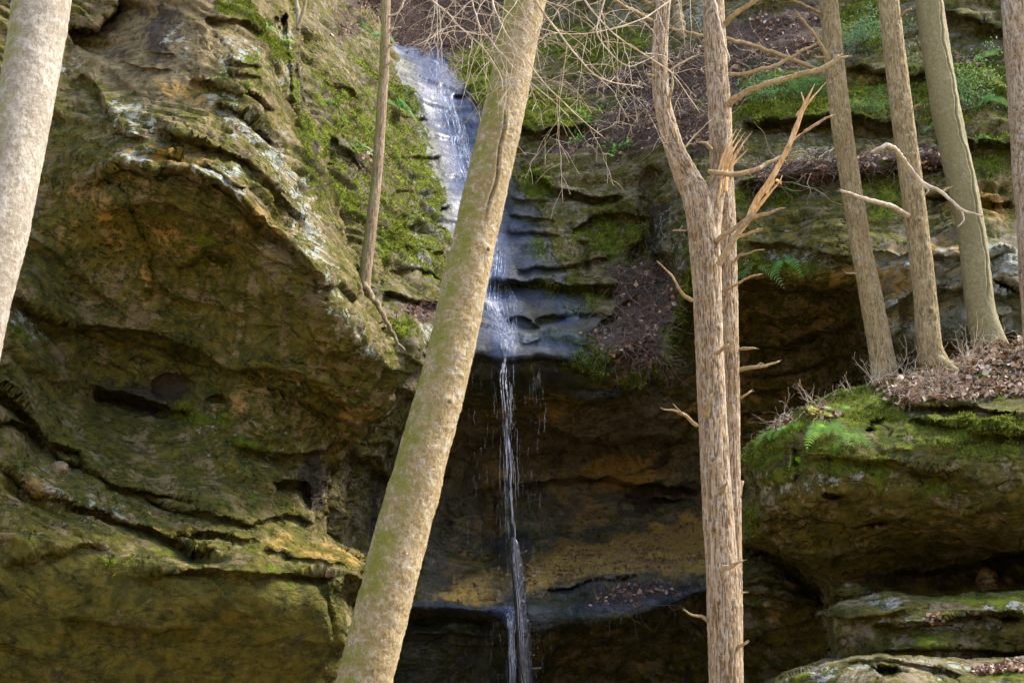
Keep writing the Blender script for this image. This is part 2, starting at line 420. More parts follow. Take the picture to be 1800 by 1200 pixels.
left_strokes = [
 ('lip', [(150, 345), (185, 300), (215, 282), (270, 300), (330, 292), (380, 312), (430, 350), (470, 392), (530, 440), (590, 520)], .32, 12, 60, .12, 26),
 ('lip', [(165, 372), (230, 352), (300, 360), (350, 385), (400, 400), (450, 455)], .22, 12, 40, .06, 30),
 ('lip', [(270, 215), (300, 238), (345, 240), (390, 258), (440, 285), (480, 322), (520, 372), (545, 400)], .34, 12, 30, .12, 25),
 ('lip', [(330, 135), (360, 142), (400, 150), (440, 160), (490, 200)], .26, 8, 26, .08, 14),
 ('lip', [(400, 105), (430, 112), (462, 118)], .16, 5, 14, .08, 9), ('lip', [(405, 122), (430, 128), (462, 134)], .16, 5, 12, .08, 9),
 ('lip', [(360, 30), (400, 28), (440, 36), (470, 60)], .25, 8, 30, .05, 14),
 ('lip', [(120, 40), (160, 50), (192, 20), (200, -10)], .7, 10, 40, .1, 20),
 ('lip', [(150, 120), (170, 150), (190, 190), (225, 235), (260, 235)], .3, 10, 40, .12, 14),
 ('lip', [(375, 175), (420, 190), (450, 215), (500, 260)], .25, 9, 28, .08, 16),
 ('lip', [(215, 110), (260, 122), (300, 118)], .1, 6, 16, .04, 9), ('lip', [(255, 92), (280, 94), (306, 93)], .08, 4, 9, .03, 8),
 ('ell', 285, 262, 48, 13, 5, -.22), ('ell', 335, 240, 45, 12, 12, -.18), ('ell', 250, 283, 35, 10, 0, -.14), ('ell', 400, 300, 62, 15, 35, -.2), ('ell', 340, 300, 70, 16, 20, -.15),
 ('lip', [(10, 512), (60, 535), (110, 560), (180, 572), (240, 585), (280, 590), (330, 607), (380, 625)], .55, 14, 36, .12, 26),
 ('lip', [(20, 395), (90, 440), (160, 500), (220, 540)], .15, 12, 30, .07, 20),
 ('lip', [(300, 470), (360, 440), (420, 450), (480, 480)], .2, 12, 30, .06, 26),
 ('crk', [(225, 400), (250, 440), (258, 490), (255, 530)], -.1, 9),
 ('lip', [(280, 595), (330, 608), (400, 640), (470, 640), (530, 655), (600, 700), (650, 735)], .3, 12, 40, .12, 22),
 ('lip', [(240, 500), (300, 520), (380, 540), (450, 560)], .12, 8, 22, .06, 16),
 ('lip', [(160, 668), (190, 685), (240, 700), (300, 712), (350, 720)], .45, 10, 26, .06, 14),
 ('ell', 305, 680, 42, 24, 15, .22), ('ell', 385, 455, 40, 14, 20, .15), ('ell', 245, 630, 24, 12, 0, .15), ('ell', 380, 705, 22, 10, 0, .22),
 ('crk', [(160, 690), (200, 702), (250, 716), (298, 722)], .35, 8),
 ('lip', [(440, 640), (500, 680), (560, 710), (640, 745)], .22, 9, 28, .08, 18),
 ('lip', [(400, 775), (440, 780), (480, 795), (530, 800), (600, 790)], .35, 8, 24, .06, 18),
 ('lip', [(470, 845), (520, 840), (560, 850)], .7, 14, 35, .03, 14),
 ('lip', [(-20, 668), (20, 690), (50, 720), (90, 775), (140, 790), (165, 820)], .55, 9, 20, .1, 16),
 ('lip', [(60, 740), (80, 775), (110, 805), (150, 815), (200, 848), (260, 862), (300, 868), (350, 880)], .45, 9, 18, .08, 14),
 ('lip', [(-20, 738), (20, 735), (60, 752), (85, 800)], .45, 8, 22, .06, 12),
 ('lip', [(0, 815), (50, 850), (100, 868), (130, 880), (190, 905), (240, 920), (290, 938), (340, 962), (400, 960)], .5, 9, 18, .1, 16),
 ('lip', [(240, 865), (300, 890), (360, 900), (430, 915), (500, 905), (555, 915)], .4, 9, 22, .06, 14),
 ('lip', [(290, 942), (340, 930), (400, 938), (460, 945)], .4, 9, 16, .05, 8),
 ('lip', [(230, 1002), (290, 998), (350, 1000), (420, 1004), (520, 1006), (600, 1003)], .2, 7, 40, .10, 14),
 ('lip', [(460, 955), (520, 975), (580, 985), (640, 992)], .16, 8, 20, .06, 12),
 ('lip', [(105, 1082), (160, 1086), (230, 1095), (300, 1100), (360, 1102)], .2, 6, 60, .03, 16),
 ('crk', [(345, 1005), (385, 1035), (410, 1065), (445, 1086)], -.06, 6), ('crk', [(555, 1000), (575, 1060), (590, 1120)], .1, 6),
 ('lip', [(0, 990), (90, 965), (150, 955), (200, 960)], .12, 8, 30, .06, 18),
 ('lip', [(-20, 1130), (20, 1132), (60, 1145)], .15, 6, 20, .05, 12),
 ('lip', [(520, 60), (530, 130), (545, 200), (560, 240)], .3, 9, 26, .05, 10),
 ('lip', [(500, 20), (510, 90), (515, 170), (530, 230), (520, 245)], .3, 8, 20, .06, 14),
 ('ell', 500, 35, 9, 16, 0, .5), ('ell', 486, 40, 8, 14, 0, .3),
]
left_paint = [('calm', 'poly', [(100, 1000), (300, 1000), (560, 1015), (620, 1060), (600, 1250), (-50, 1250), (-50, 1100)], 20, .9), ('calm', 'poly', [(180, 20), (330, 0), (340, 120), (300, 180), (190, 130)], 20, .6), ('calm', 'poly', [(80, 370), (300, 360), (420, 430), (420, 520), (250, 560), (80, 500)], 30, .5), ('algae', 'poly', [(-50, 960), (300, 1000), (620, 1000), (620, 1250), (-50, 1250)], 20, .8), ('algae', 'all', .52), ('algae', 'poly', [(60, 280), (180, 330), (330, 330), (440, 400), (600, 560), (740, 660), (560, 800), (560, 1200), (-50, 1250), (-50, 500)], 30, .60),  # strongest algae patch also puts the lower block's shade into the colour
 ('algae', 'ell', 120, 270, 60, 80, 0, .6), ('algae', 'poly', [(200, 0), (420, 0), (440, 130), (300, 180), (150, 110)], 20, -.35),
 ('ochre', 'ell', 150, 380, 120, 60, 20, .5), ('ochre', 'ell', 255, 400, 90, 45, 20, .5), ('ochre', 'ell', 300, 270, 70, 22, 10, .75), ('ochre', 'ell', 330, 160, 60, 20, 10, .5),
 ('ochre', 'ell', 600, 700, 90, 40, 20, .5), ('ochre', 'ell', 540, 965, 110, 22, 10, .72), ('ochre', 'ell', 420, 700, 100, 40, 0, .45), ('ochre', 'ell', 60, 870, 80, 30, 0, .45),
 ('ochre', 'ell', 450, 380, 60, 40, 30, .45), ('ochre', 'line', [(225, 400), (250, 440), (258, 530)], 14, .7), ('ochre', 'ell', 430, 1080, 70, 25, 0, .4), ('ochre', 'ell', 300, 930, 60, 12, 5, .6),
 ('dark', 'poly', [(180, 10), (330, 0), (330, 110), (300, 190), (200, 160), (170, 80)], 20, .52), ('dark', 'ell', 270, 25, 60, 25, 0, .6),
 ('dark', 'ell', 240, 700, 90, 30, 10, .7), ('dark', 'ell', 300, 680, 50, 30, 0, .6), ('dark', 'ell', 560, 850, 60, 60, 0, .55), ('dark', 'poly', [(110, 1090), (400, 1110), (560, 1120), (560, 1210), (60, 1210)], 12, .2),  # last patch puts the cast shadow low on the block into the colour
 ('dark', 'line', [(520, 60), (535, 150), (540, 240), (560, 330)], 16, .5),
 ('lichen', 'ell', 310, 70, 26, 60, 0, 0.39), ('lichen', 'ell', 420, 100, 50, 40, 0, 0.44), ('lichen', 'ell', 230, 205, 50, 40, 30, 0.49), ('lichen', 'ell', 240, 275, 40, 15, 0, 0.52),
 ('lichen', 'line', [(380, 160), (430, 220), (480, 260), (520, 340), (560, 430)], 32, 0.44), ('lichen', 'line', [(340, 292), (390, 315), (430, 345)], 12, 0.52), ('lichen', 'ell', 410, 300, 40, 14, 35, 0.50),
 ('lichen', 'ell', 500, 100, 20, 80, 0, 0.42), ('lichen', 'ell', 40, 570, 60, 20, 30, 0.42), ('lichen', 'line', [(560, 450), (600, 540), (640, 620)], 30, 0.38),  ('lichen', 'ell', 100, 120, 60, 30, 0, 0.34), ('lichen', 'ell', 400, 760, 160, 60, 20, 0.28), ('lichen', 'ell', 150, 880, 200, 40, 20, 0.30),
 ('moss', 'line', [(400, 12), (430, 15), (455, 45), (480, 80), (500, 100)], 14, .8), ('moss', 'line', [(545, 205), (560, 235), (580, 270)], 10, .85), ('moss', 'ell', 590, 330, 14, 30, 0, .7),
 ('moss', 'ell', 420, 140, 60, 50, 0, .36), ('moss', 'line', [(700, 620), (735, 650)], 8, .7), ('moss', 'ell', 40, 590, 40, 15, 20, .5), ('moss', 'ell', 200, 1000, 60, 12, 0, .42),
 ('moss', 'ell', 460, 780, 90, 22, 0, .45), ('moss', 'ell', 330, 430, 160, 60, 20, .34), ('moss', 'line', [(520, 150), (540, 280), (560, 360)], 14, .5), ('moss', 'ell', 350, 735, 80, 20, 15, .44)]
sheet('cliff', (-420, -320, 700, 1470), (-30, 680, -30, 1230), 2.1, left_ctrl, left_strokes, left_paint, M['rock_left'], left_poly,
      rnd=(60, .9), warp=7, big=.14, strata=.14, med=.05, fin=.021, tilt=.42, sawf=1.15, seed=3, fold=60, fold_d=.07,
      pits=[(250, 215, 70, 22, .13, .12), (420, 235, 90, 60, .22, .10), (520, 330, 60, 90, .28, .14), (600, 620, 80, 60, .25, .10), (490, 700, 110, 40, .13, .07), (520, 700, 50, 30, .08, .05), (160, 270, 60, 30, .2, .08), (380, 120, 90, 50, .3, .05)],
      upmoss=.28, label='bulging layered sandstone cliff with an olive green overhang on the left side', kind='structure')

#==BACK
back_ctrl = [(520, 0, 17.5), (600, 0, 21), (650, 0, 24), (700, 30, 26), (750, 40, 26.5), (800, 0, 28), (850, 50, 26), (700, 90, 23.5), (760, 110, 23), (850, 110, 23.3),
 (560, 100, 17), (560, 200, 16), (600, 300, 15.8), (620, 400, 15.8), (650, 450, 15.9), (640, 100, 19.5), (640, 200, 18), (680, 300, 17.8), (700, 400, 17.2), (720, 480, 16.8), (690, 540, 15.8), (740, 600, 16.3),
 (780, 200, 21.8), (800, 300, 20.6), (850, 400, 19.8), (890, 450, 19.3), (890, 500, 18.6), (890, 560, 18), (890, 615, 17.2), (800, 500, 18.2), (800, 570, 17.4),
 (950, 100, 24), (950, 200, 21), (980, 280, 20), (960, 350, 19.6), (1000, 420, 19.1), (1000, 480, 18.8), (1000, 550, 18.2), (1000, 620, 17.3),
 (1100, 100, 22), (1100, 200, 20.5), (1100, 300, 19.5), (1100, 400, 19.1), (1130, 470, 18.9), (1100, 560, 17.8), (1120, 640, 17.0), (1160, 560, 17.4),
 (1250, 0, 22), (1250, 100, 20.5), (1250, 200, 19.3), (1200, 300, 18.0), (1200, 400, 17.3), (1215, 460, 16.9),
 (1350, 0, 21), (1350, 150, 19.2), (1400, 250, 17.9), (1400, 300, 17.2), (1350, 380, 16.9), (1400, 440, 16.6), (1450, 480, 16.3), (1500, 0, 20.5), (1550, 100, 19), (1550, 200, 18), (1550, 300, 16.9),
 (1600, 400, 16.5), (1700, 0, 19), (1700, 100, 18.3), (1700, 200, 17.5), (1750, 300, 16.6), (1790, 400, 16.5), (1600, 460, 15.6), (1700, 460, 15.5), (1780, 440, 15.1), (1650, 540, 15.9), (1780, 540, 15.3), (1700, 600, 16.2),
 (890, 660, 17.6), (890, 700, 18.6), (890, 750, 20.3), (850, 800, 21.3), (800, 700, 18.3), (760, 750, 18.8), (700, 740, 17.2), (1050, 720, 19), (1000, 760, 20.3), (1050, 800, 21.3), (1150, 720, 19), (1150, 800, 21.3), (1000, 850, 22),
 (900, 900, 21.6), (1100, 880, 22.3), (1250, 560, 18.6), (1300, 530, 18), (1400, 550, 18), (1500, 540, 17.4), (1350, 600, 19.5), (1450, 650, 20), (1350, 700, 20.5), (1450, 750, 21), (1550, 600, 17), (1300, 800, 21.5), (1400, 900, 21),
 (640, 850, 17.6), (600, 900, 16.8), (680, 950, 18.5), (750, 900, 20.2), (800, 950, 20.4), (850, 980, 20.3), (1000, 950, 21.4), (1230, 915, 21.5), (1000, 1000, 19.6), (1150, 980, 20), (850, 1035, 18.5), (760, 1045, 18.0), (1230, 1000, 19),
 (700, 1060, 17.2), (800, 1065, 17), (900, 1078, 16.8), (960, 1080, 16.8), (1060, 1080, 16.9), (1150, 1060, 17), (1230, 1030, 17.3), (700, 1110, 17.3), (800, 1110, 17.3), (800, 1200, 18.2), (900, 1130, 18), (1000, 1120, 18.3),
 (1100, 1130, 18.5), (1200, 1100, 18.5), (1000, 1200, 19.5), (1200, 1200, 19.5), (1330, 1020, 16.3), (1400, 1040, 16.1), (1330, 1100, 16.8), (1450, 1100, 16.8), (1400, 1200, 18), (1350, 960, 18), (1600, 800, 19), (1600, 1100, 16.5),
 (1800, 700, 17.5), (1800, 1200, 16), (620, 1060, 17.3), (620, 1200, 18), (520, -300, 22), (800, -300, 36), (1200, -300, 27), (1700, -300, 23), (2200, -300, 20), (2200, 300, 15), (2200, 600, 14), (2200, 1200, 14), (1000, 1450, 20), (1700, 1450, 16), (600, 1450, 18), (450, 600, 17), (450, 1000, 17), (450, 300, 17)]
back_strokes = [('lip', [(910, 745), (980, 755), (1060, 775), (1140, 765), (1230, 772)], .5, 12, 30, .22, 22), ('lip', [(1080, 868), (1120, 880), (1170, 872), (1240, 880)], .35, 8, 18, .2, 14), ('lip', [(1280, 590), (1350, 605), (1440, 590), (1510, 560)], .35, 10, 26, .14, 18), ('lip', [(1290, 690), (1370, 680), (1450, 690)], .3, 10, 26, .12, 18), ('ell', 635, -4, 34, 24, 10, 1.6), ('lip', [(1020, 600), (1060, 560), (1110, 520), (1150, 470)], .25, 10, 30, .2, 16), ('lip', [(1060, 640), (1110, 610), (1160, 580)], .3, 10, 24, .2, 14), 
 ('lip', [(740, 650), (800, 632), (850, 622), (890, 630), (940, 622), (1000, 628), (1060, 655), (1110, 672)], .35, 14, 30, .12, 30),
 ('lip', [(760, 690), (850, 700), (930, 705), (1000, 700), (1060, 690)], .5, 16, 40, .1, 30),
 ('lip', [(850, 492), (900, 488), (950, 492), (1000, 500), (1060, 498), (1110, 505)], .85, 15, 26, .22, 24),
 ('lip', [(900, 468), (960, 470), (1020, 462), (1080, 440)], .25, 8, 20, .1, 16),
 ('ell', 918, 562, 32, 14, 8, .3), ('ell', 1165, 470, 30, 30, 0, .6),
 ('lip', [(930, 545), (990, 548), (1050, 545), (1120, 560)], .3, 9, 20, .1, 20), ('lip', [(900, 600), (960, 590), (1020, 600), (1060, 615)], .14, 8, 16, .05, 16),
 ('lip', [(1000, 695), (1050, 690), (1100, 688), (1150, 668), (1175, 630), (1185, 580), (1200, 530), (1212, 495), (1250, 492), (1300, 490), (1400, 490), (1450, 510), (1520, 500)], 1.3, 16, 70, .18, 26),
 ('lip', [(1530, 500), (1560, 545), (1600, 520), (1640, 512), (1700, 500), (1760, 515), (1830, 510)], .5, 10, 40, .15, 22),
 ('lip', [(1500, 420), (1540, 440), (1600, 438), (1660, 450), (1740, 450), (1800, 430)], .3, 9, 20, .2, 20),
 ('ell', 1770, 505, 28, 10, 20, .5), ('ell', 1560, 560, 30, 60, 0, -.5), ('ell', 1620, 590, 50, 40, 0, -.4), ('ell', 1740, 560, 60, 40, 0, -.3),
 ('lip', [(1280, 318), (1340, 312), (1400, 305), (1470, 296), (1540, 292), (1600, 285), (1680, 280)], .7, 14, 60, .25, 20),
 ('lip', [(1300, 425), (1380, 430), (1460, 445), (1530, 455)], .3, 8, 16, .05, 30), ('lip', [(1400, 240), (1440, 232), (1500, 238), (1560, 250)], -.2, 14, 18, -.1, 10),
 ('lip', [(1290, 215), (1350, 210), (1420, 205), (1480, 200), (1560, 205), (1620, 210)], .9, 14, 40, .25, 20),
 ('lip', [(1480, 118), (1540, 122), (1600, 130), (1660, 120)], .5, 10, 28, .2, 16), ('lip', [(1650, 70), (1700, 90), (1750, 120), (1790, 160)], -.5, 20, 40, -.2, 10), ('lip', [(1640, 10), (1700, 30), (1760, 40), (1810, 50)], .6, 12, 40, .2, 16),
 ('lip', [(1640, 235), (1700, 240), (1760, 250), (1810, 250)], .6, 12, 40, .2, 16), ('lip', [(1600, 340), (1700, 345), (1790, 350)], .3, 8, 30, .1, 16),
 ('lip', [(900, 218), (950, 228), (1000, 222), (1040, 200)], .7, 10, 26, .2, 22), ('lip', [(930, 300), (980, 330), (1040, 340), (1100, 345)], .5, 10, 26, .15, 22),
 ('lip', [(1000, 400), (1040, 380), (1100, 370), (1140, 380)], .3, 10, 26, .12, 22), ('crk', [(1140, 280), (1130, 360), (1135, 430), (1110, 480)], .6, 14),
 ('crk', [(1020, 420), (1035, 480)], .3, 8),
 ('lip', [(700, 395), (740, 392), (790, 398)], .25, 7, 16, .12, 10), ('lip', [(690, 330), (730, 338), (770, 336)], .22, 7, 16, .12, 10), ('lip', [(695, 432), (740, 436), (790, 440)], .3, 7, 18, .12, 10),
 ('lip', [(690, 468), (730, 470), (790, 485)], .35, 8, 18, .14, 12), ('lip', [(670, 510), (710, 520), (750, 528), (790, 530)], .5, 8, 26, .1, 14), ('lip', [(700, 270), (740, 272), (780, 275)], .22, 7, 15, .1, 10),
 ('lip', [(680, 200), (720, 205), (760, 210)], .2, 7, 15, .1, 10), ('lip', [(580, 240), (620, 270), (650, 300)], .3, 8, 20, .1, 12), ('lip', [(560, 140), (600, 150), (640, 170)], .25, 8, 20, .1, 12), ('ell', 780, 366, 9, 6, 0, .5), ('ell', 808, 170, 15, 9, 10, .25),
 ('lip', [(900, 345), (930, 350), (970, 352)], .07, 5, 12, .12, 10), ('lip', [(890, 375), (930, 380), (980, 384)], .07, 5, 12, .12, 10), ('lip', [(890, 405), (930, 410), (990, 412)], .07, 5, 12, .12, 10),
 ('lip', [(850, 838), (950, 850), (1060, 838), (1180, 850), (1240, 860)], .4, 12, 40, .2, 20), ('lip', [(1080, 870), (1110, 872), (1160, 880), (1240, 870)], -.5, 12, 30, -.2, 10),
 ('lip', [(600, 770), (640, 800), (700, 850), (720, 930)], .4, 14, 40, .15, 22), ('crk', [(855, 850), (865, 920), (850, 990)], .5, 12), ('crk', [(780, 900), (800, 930), (830, 960)], .2, 6),
 ('lip', [(955, 1028), (985, 1038), (1030, 1028), (1080, 1018), (1130, 1004)], .6, 7, 13, .15, 14), ('lip', [(730, 1040), (780, 1035), (820, 1000), (860, 990)], -.3, 12, 20, -.1, 10),
 ('lip', [(600, 1052), (660, 1062), (740, 1066), (800, 1068), (860, 1074), (910, 1094), (960, 1092), (1030, 1086), (1090, 1082), (1150, 1070), (1200, 1050), (1240, 1028), (1300, 1016)], .8, 12, 60, .25, 16),
 ('lip', [(640, 1110), (720, 1115), (800, 1112), (880, 1120)], .3, 8, 26, .1, 16),
 ('lip', [(1300, 1030), (1340, 1018), (1400, 1028), (1450, 1032)], .3, 9, 14, .15, 10), ('lip', [(1300, 1045), (1340, 1038), (1400, 1048), (1450, 1060)], .3, 9, 14, .15, 10), ('lip', [(1300, 1068), (1340, 1062), (1400, 1072), (1460, 1060)], .35, 9, 20, .15, 10),
 ('lip', [(1300, 1130), (1360, 1110), (1420, 1090), (1460, 1080)], .2, 9, 20, .1, 10), ('lip', [(1250, 640), (1330, 660), (1420, 640), (1500, 620)], .25, 9, 30, .1, 20), ('lip', [(1270, 740), (1350, 720), (1420, 730)], .25, 9, 30, .1, 20)]
back_paint = [('dark', 'ell', 640, 0, 30, 24, 0, .8), ('sand', 'poly', [(935, 990), (1050, 952), (1150, 928), (1260, 903), (1260, 1000), (1150, 1003), (1050, 1008), (985, 1024), (930, 1030), (870, 1046), (760, 1052), (800, 1028), (850, 1008)], 4, 1.), ('calm', 'poly', [(930, 985), (1050, 950), (1150, 925), (1260, 900), (1260, 1000), (1150, 1005), (1050, 1010), (960, 1030), (760, 1050), (830, 1000)], 6, 1.), ('algae', 'all', .52), ('algae', 'poly', [(750, 940), (1050, 940), (1260, 895), (1270, 1010), (1100, 1020), (960, 1040), (740, 1055)], 8, -.5), ('algae', 'poly', [(750, 720), (1180, 720), (1240, 900), (800, 940)], 20, -.3), ('lichen', 'all', .12),  # first ellipse puts the shade inside the gully gap into the colour
 # the stream bed
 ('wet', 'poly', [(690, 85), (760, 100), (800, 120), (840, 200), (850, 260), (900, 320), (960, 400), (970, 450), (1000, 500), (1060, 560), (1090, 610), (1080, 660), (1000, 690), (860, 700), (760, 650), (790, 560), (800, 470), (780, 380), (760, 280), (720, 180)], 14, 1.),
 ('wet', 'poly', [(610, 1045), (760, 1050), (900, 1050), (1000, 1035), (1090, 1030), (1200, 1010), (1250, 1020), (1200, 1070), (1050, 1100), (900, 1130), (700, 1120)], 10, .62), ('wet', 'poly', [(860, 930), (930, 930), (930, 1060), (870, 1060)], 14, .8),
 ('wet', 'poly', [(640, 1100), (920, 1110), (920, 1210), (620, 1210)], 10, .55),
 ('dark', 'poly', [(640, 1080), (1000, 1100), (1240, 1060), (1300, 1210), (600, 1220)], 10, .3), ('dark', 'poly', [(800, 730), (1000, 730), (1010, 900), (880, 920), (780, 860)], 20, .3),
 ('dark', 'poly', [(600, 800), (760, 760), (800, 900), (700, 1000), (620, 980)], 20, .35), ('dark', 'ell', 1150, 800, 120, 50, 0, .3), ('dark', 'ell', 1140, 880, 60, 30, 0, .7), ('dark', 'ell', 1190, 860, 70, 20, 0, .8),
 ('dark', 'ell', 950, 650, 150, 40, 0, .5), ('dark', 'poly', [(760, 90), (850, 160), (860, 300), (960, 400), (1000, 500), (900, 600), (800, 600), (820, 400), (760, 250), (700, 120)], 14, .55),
 ('ochre', 'poly', [(930, 985), (1050, 950), (1150, 925), (1240, 905), (1260, 1000), (1150, 1000), (1050, 1010), (960, 1030), (760, 1050), (840, 1000)], 5, 1.), ('ochre', 'poly', [(930, 970), (1050, 950), (1150, 925), (1240, 905), (1260, 1000), (1150, 1000), (1050, 1010), (960, 1030), (760, 1050), (840, 1000)], 10, .95), ('ochre', 'ell', 830, 1000, 60, 40, 0, .5), ('ochre', 'ell', 860, 900, 30, 70, 0, .4),
 ('ochre', 'ell', 1000, 900, 140, 40, 0, .3), ('ochre', 'ell', 960, 700, 100, 30, 0, .55), ('ochre', 'line', [(1290, 490), (1400, 480), (1460, 500), (1540, 480), (1620, 450)], 22, .8), ('ochre', 'ell', 1580, 520, 60, 90, 0, .65), ('ochre', 'ell', 1730, 360, 90, 50, 0, .75),
 ('ochre', 'ell', 1680, 450, 90, 30, 0, .55), ('ochre', 'ell', 1520, 150, 60, 20, 0, .6), ('ochre', 'ell', 1300, 710, 120, 60, 0, .62), ('ochre', 'ell', 1100, 830, 120, 40, 0, .5), ('ochre', 'ell', 1350, 560, 160, 60, 0, .4),
 ('lichen', 'ell', 1600, 455, 130, 22, 0, .6), ('lichen', 'ell', 1760, 460, 70, 30, 0, .8), ('lichen', 'ell', 1700, 550, 170, 55, 0, .75), ('lichen', 'ell', 1600, 600, 80, 50, 0, .7), ('algae', 'poly', [(1540, 430), (1830, 420), (1830, 620), (1560, 640)], 14, -.4), ('lichen', 'ell', 1400, 450, 100, 20, 0, 0.42), ('lichen', 'ell', 1440, 270, 70, 25, 0, 0.38),
 ('lichen', 'ell', 1180, 420, 50, 100, 0, 0.34), ('lichen', 'ell', 740, 420, 50, 90, 0, 0.42), ('lichen', 'ell', 740, 320, 40, 60, 0, 0.38), ('lichen', 'ell', 1230, 30, 40, 40, 0, 0.42), ('lichen', 'ell', 760, 590, 30, 30, 0, 0.42),
 ('algae', 'poly', [(1180, 300), (1300, 320), (1500, 330), (1600, 400), (1450, 480), (1250, 470), (1190, 560), (1170, 450)], 20, .62), ('algae', 'poly', [(1000, 330), (1140, 350), (1140, 470), (1000, 450)], 20, .62), ('algae', 'poly', [(1300, 1010), (1480, 1010), (1480, 1200), (1300, 1200)], 20, .6),
 ('algae', 'poly', [(1290, 520), (1550, 520), (1550, 900), (1290, 900)], 30, .3),
 ('moss', 'poly', [(545, 120), (640, 150), (720, 150), (760, 230), (790, 330), (790, 500), (700, 480), (640, 430), (600, 380), (560, 240)], 12, .40), ('moss', 'line', [(640, 120), (700, 160), (740, 190)], 18, .7), ('moss', 'ell', 610, 350, 50, 30, 60, .55),
 ('moss', 'ell', 840, 130, 34, 50, 0, .9), ('moss', 'poly', [(905, 165), (1000, 170), (1040, 190), (990, 222), (910, 225)], 8, 1.), ('moss', 'ell', 1050, 80, 100, 40, 0, .62), ('moss', 'ell', 940, 320, 30, 30, 0, .8),
 ('moss', 'line', [(930, 500), (980, 512), (1020, 508), (1060, 515)], 14, .95), ('moss', 'ell', 1010, 540, 30, 9, 0, .9), ('moss', 'ell', 1040, 640, 50, 30, 20, .8), ('moss', 'line', [(960, 590), (1020, 605), (1080, 620)], 14, .7), ('moss', 'ell', 940, 440, 22, 14, 0, .8),
 ('moss', 'ell', 1080, 420, 70, 50, 0, .5), ('moss', 'line', [(1100, 682), (1160, 650), (1185, 590), (1200, 520), (1230, 470)], 14, .85), ('moss', 'line', [(1290, 465), (1360, 468), (1420, 475)], 14, .7), ('moss', 'ell', 1240, 420, 60, 60, 0, .4),
 ('moss', 'poly', [(1300, 120), (1400, 130), (1560, 150), (1620, 200), (1500, 215), (1380, 210), (1290, 215)], 12, .66), ('moss', 'poly', [(1480, 0), (1560, 0), (1570, 90), (1480, 80)], 8, .8), ('moss', 'ell', 1420, 180, 130, 30, 0, .7),
 ('moss', 'ell', 1700, 150, 110, 60, 0, .6), ('moss', 'ell', 1740, 270, 60, 40, 0, .5), ('moss', 'line', [(1290, 345), (1340, 340), (1380, 345)], 14, .7), ('moss', 'ell', 1560, 340, 40, 60, 0, .5), ('moss', 'ell', 1540, 180, 80, 30, 0, .7), ('moss', 'ell', 1230, 190, 30, 30, 0, .5), ('moss', 'ell', 710, 575, 20, 20, 0, .9), ('moss', 'ell', 690, 420, 40, 50, 0, .62),
 ('soil', 'poly', [(655, 20), (700, 0), (860, -20), (870, 80), (820, 90), (770, 100), (690, 80)], 8, 1.), ('soil', 'poly', [(620, -40), (900, -80), (880, 0), (640, 20)], 8, 1.), ('soil', 'poly', [(980, 150), (1100, 120), (1180, 100), (1330, 20), (1440, 0), (1440, 90), (1300, 190), (1260, 260), (1150, 260), (1000, 280), (940, 270), (1050, 210), (1100, 165)], 12, .8),
 ('soil', 'poly', [(1080, 470), (1170, 460), (1190, 560), (1165, 640), (1100, 650), (1030, 590), (1090, 560)], 8, 1.), ('soil', 'poly', [(1320, 290), (1620, 265), (1700, 250), (1700, 285), (1560, 300), (1340, 320)], 7, 1.), ('soil', 'ell', 1700, 110, 60, 14, 20, .7), ('soil', 'ell', 740, 545, 45, 16, 5, .9), ('soil', 'ell', 640, 290, 30, 50, 60, .6), ('soil', 'ell', 610, 40, 40, 50, 30, .5),
 ('soil', 'poly', [(1060, 1040), (1130, 1020), (1220, 1020), (1200, 1050), (1090, 1070), (1020, 1065)], 6, .9), ('dark', 'ell', 1150, 410, 24, 60, 20, .8), ('ochre', 'ell', 1370, 1060, 60, 30, 0, .3)]
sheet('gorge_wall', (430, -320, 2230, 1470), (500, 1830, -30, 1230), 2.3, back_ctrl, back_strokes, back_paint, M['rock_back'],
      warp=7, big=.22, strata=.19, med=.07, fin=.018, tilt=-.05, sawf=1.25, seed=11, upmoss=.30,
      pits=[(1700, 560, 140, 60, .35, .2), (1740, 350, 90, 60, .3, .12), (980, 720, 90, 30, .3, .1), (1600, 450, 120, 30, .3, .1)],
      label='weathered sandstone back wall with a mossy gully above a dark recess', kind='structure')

#==BOULDER
b_poly = [(1312, 792), (1345, 765), (1390, 737), (1440, 710), (1500, 690), (1540, 677), (1600, 660), (1660, 645), (1720, 628), (1800, 610), (1900, 590), (2250, 560), (2250, 1090), (1800, 1080), (1640, 1065), (1560, 1055), (1480, 1070),
 (1452, 1068), (1448, 1035), (1405, 995), (1350, 968), (1308, 955), (1302, 900), (1318, 862), (1304, 830)]
b_ctrl = [(1330, 800, 12.2), (1330, 900, 12.4), (1450, 760, 11.4), (1450, 850, 11.2), (1600, 710, 11.6), (1600, 800, 11), (1600, 900, 11.4), (1450, 940, 12.2), (1600, 1000, 13), (1480, 1040, 13.5), (1800, 650, 11.7), (1750, 720, 11.0), (1800, 800, 10.6), (1750, 900, 11),
 (1780, 960, 11.7), (1750, 1030, 13.4), (1560, 680, 12.4), (1680, 660, 12.1), (1500, 720, 11.9), (2200, 700, 10), (2200, 1000, 10.5)]
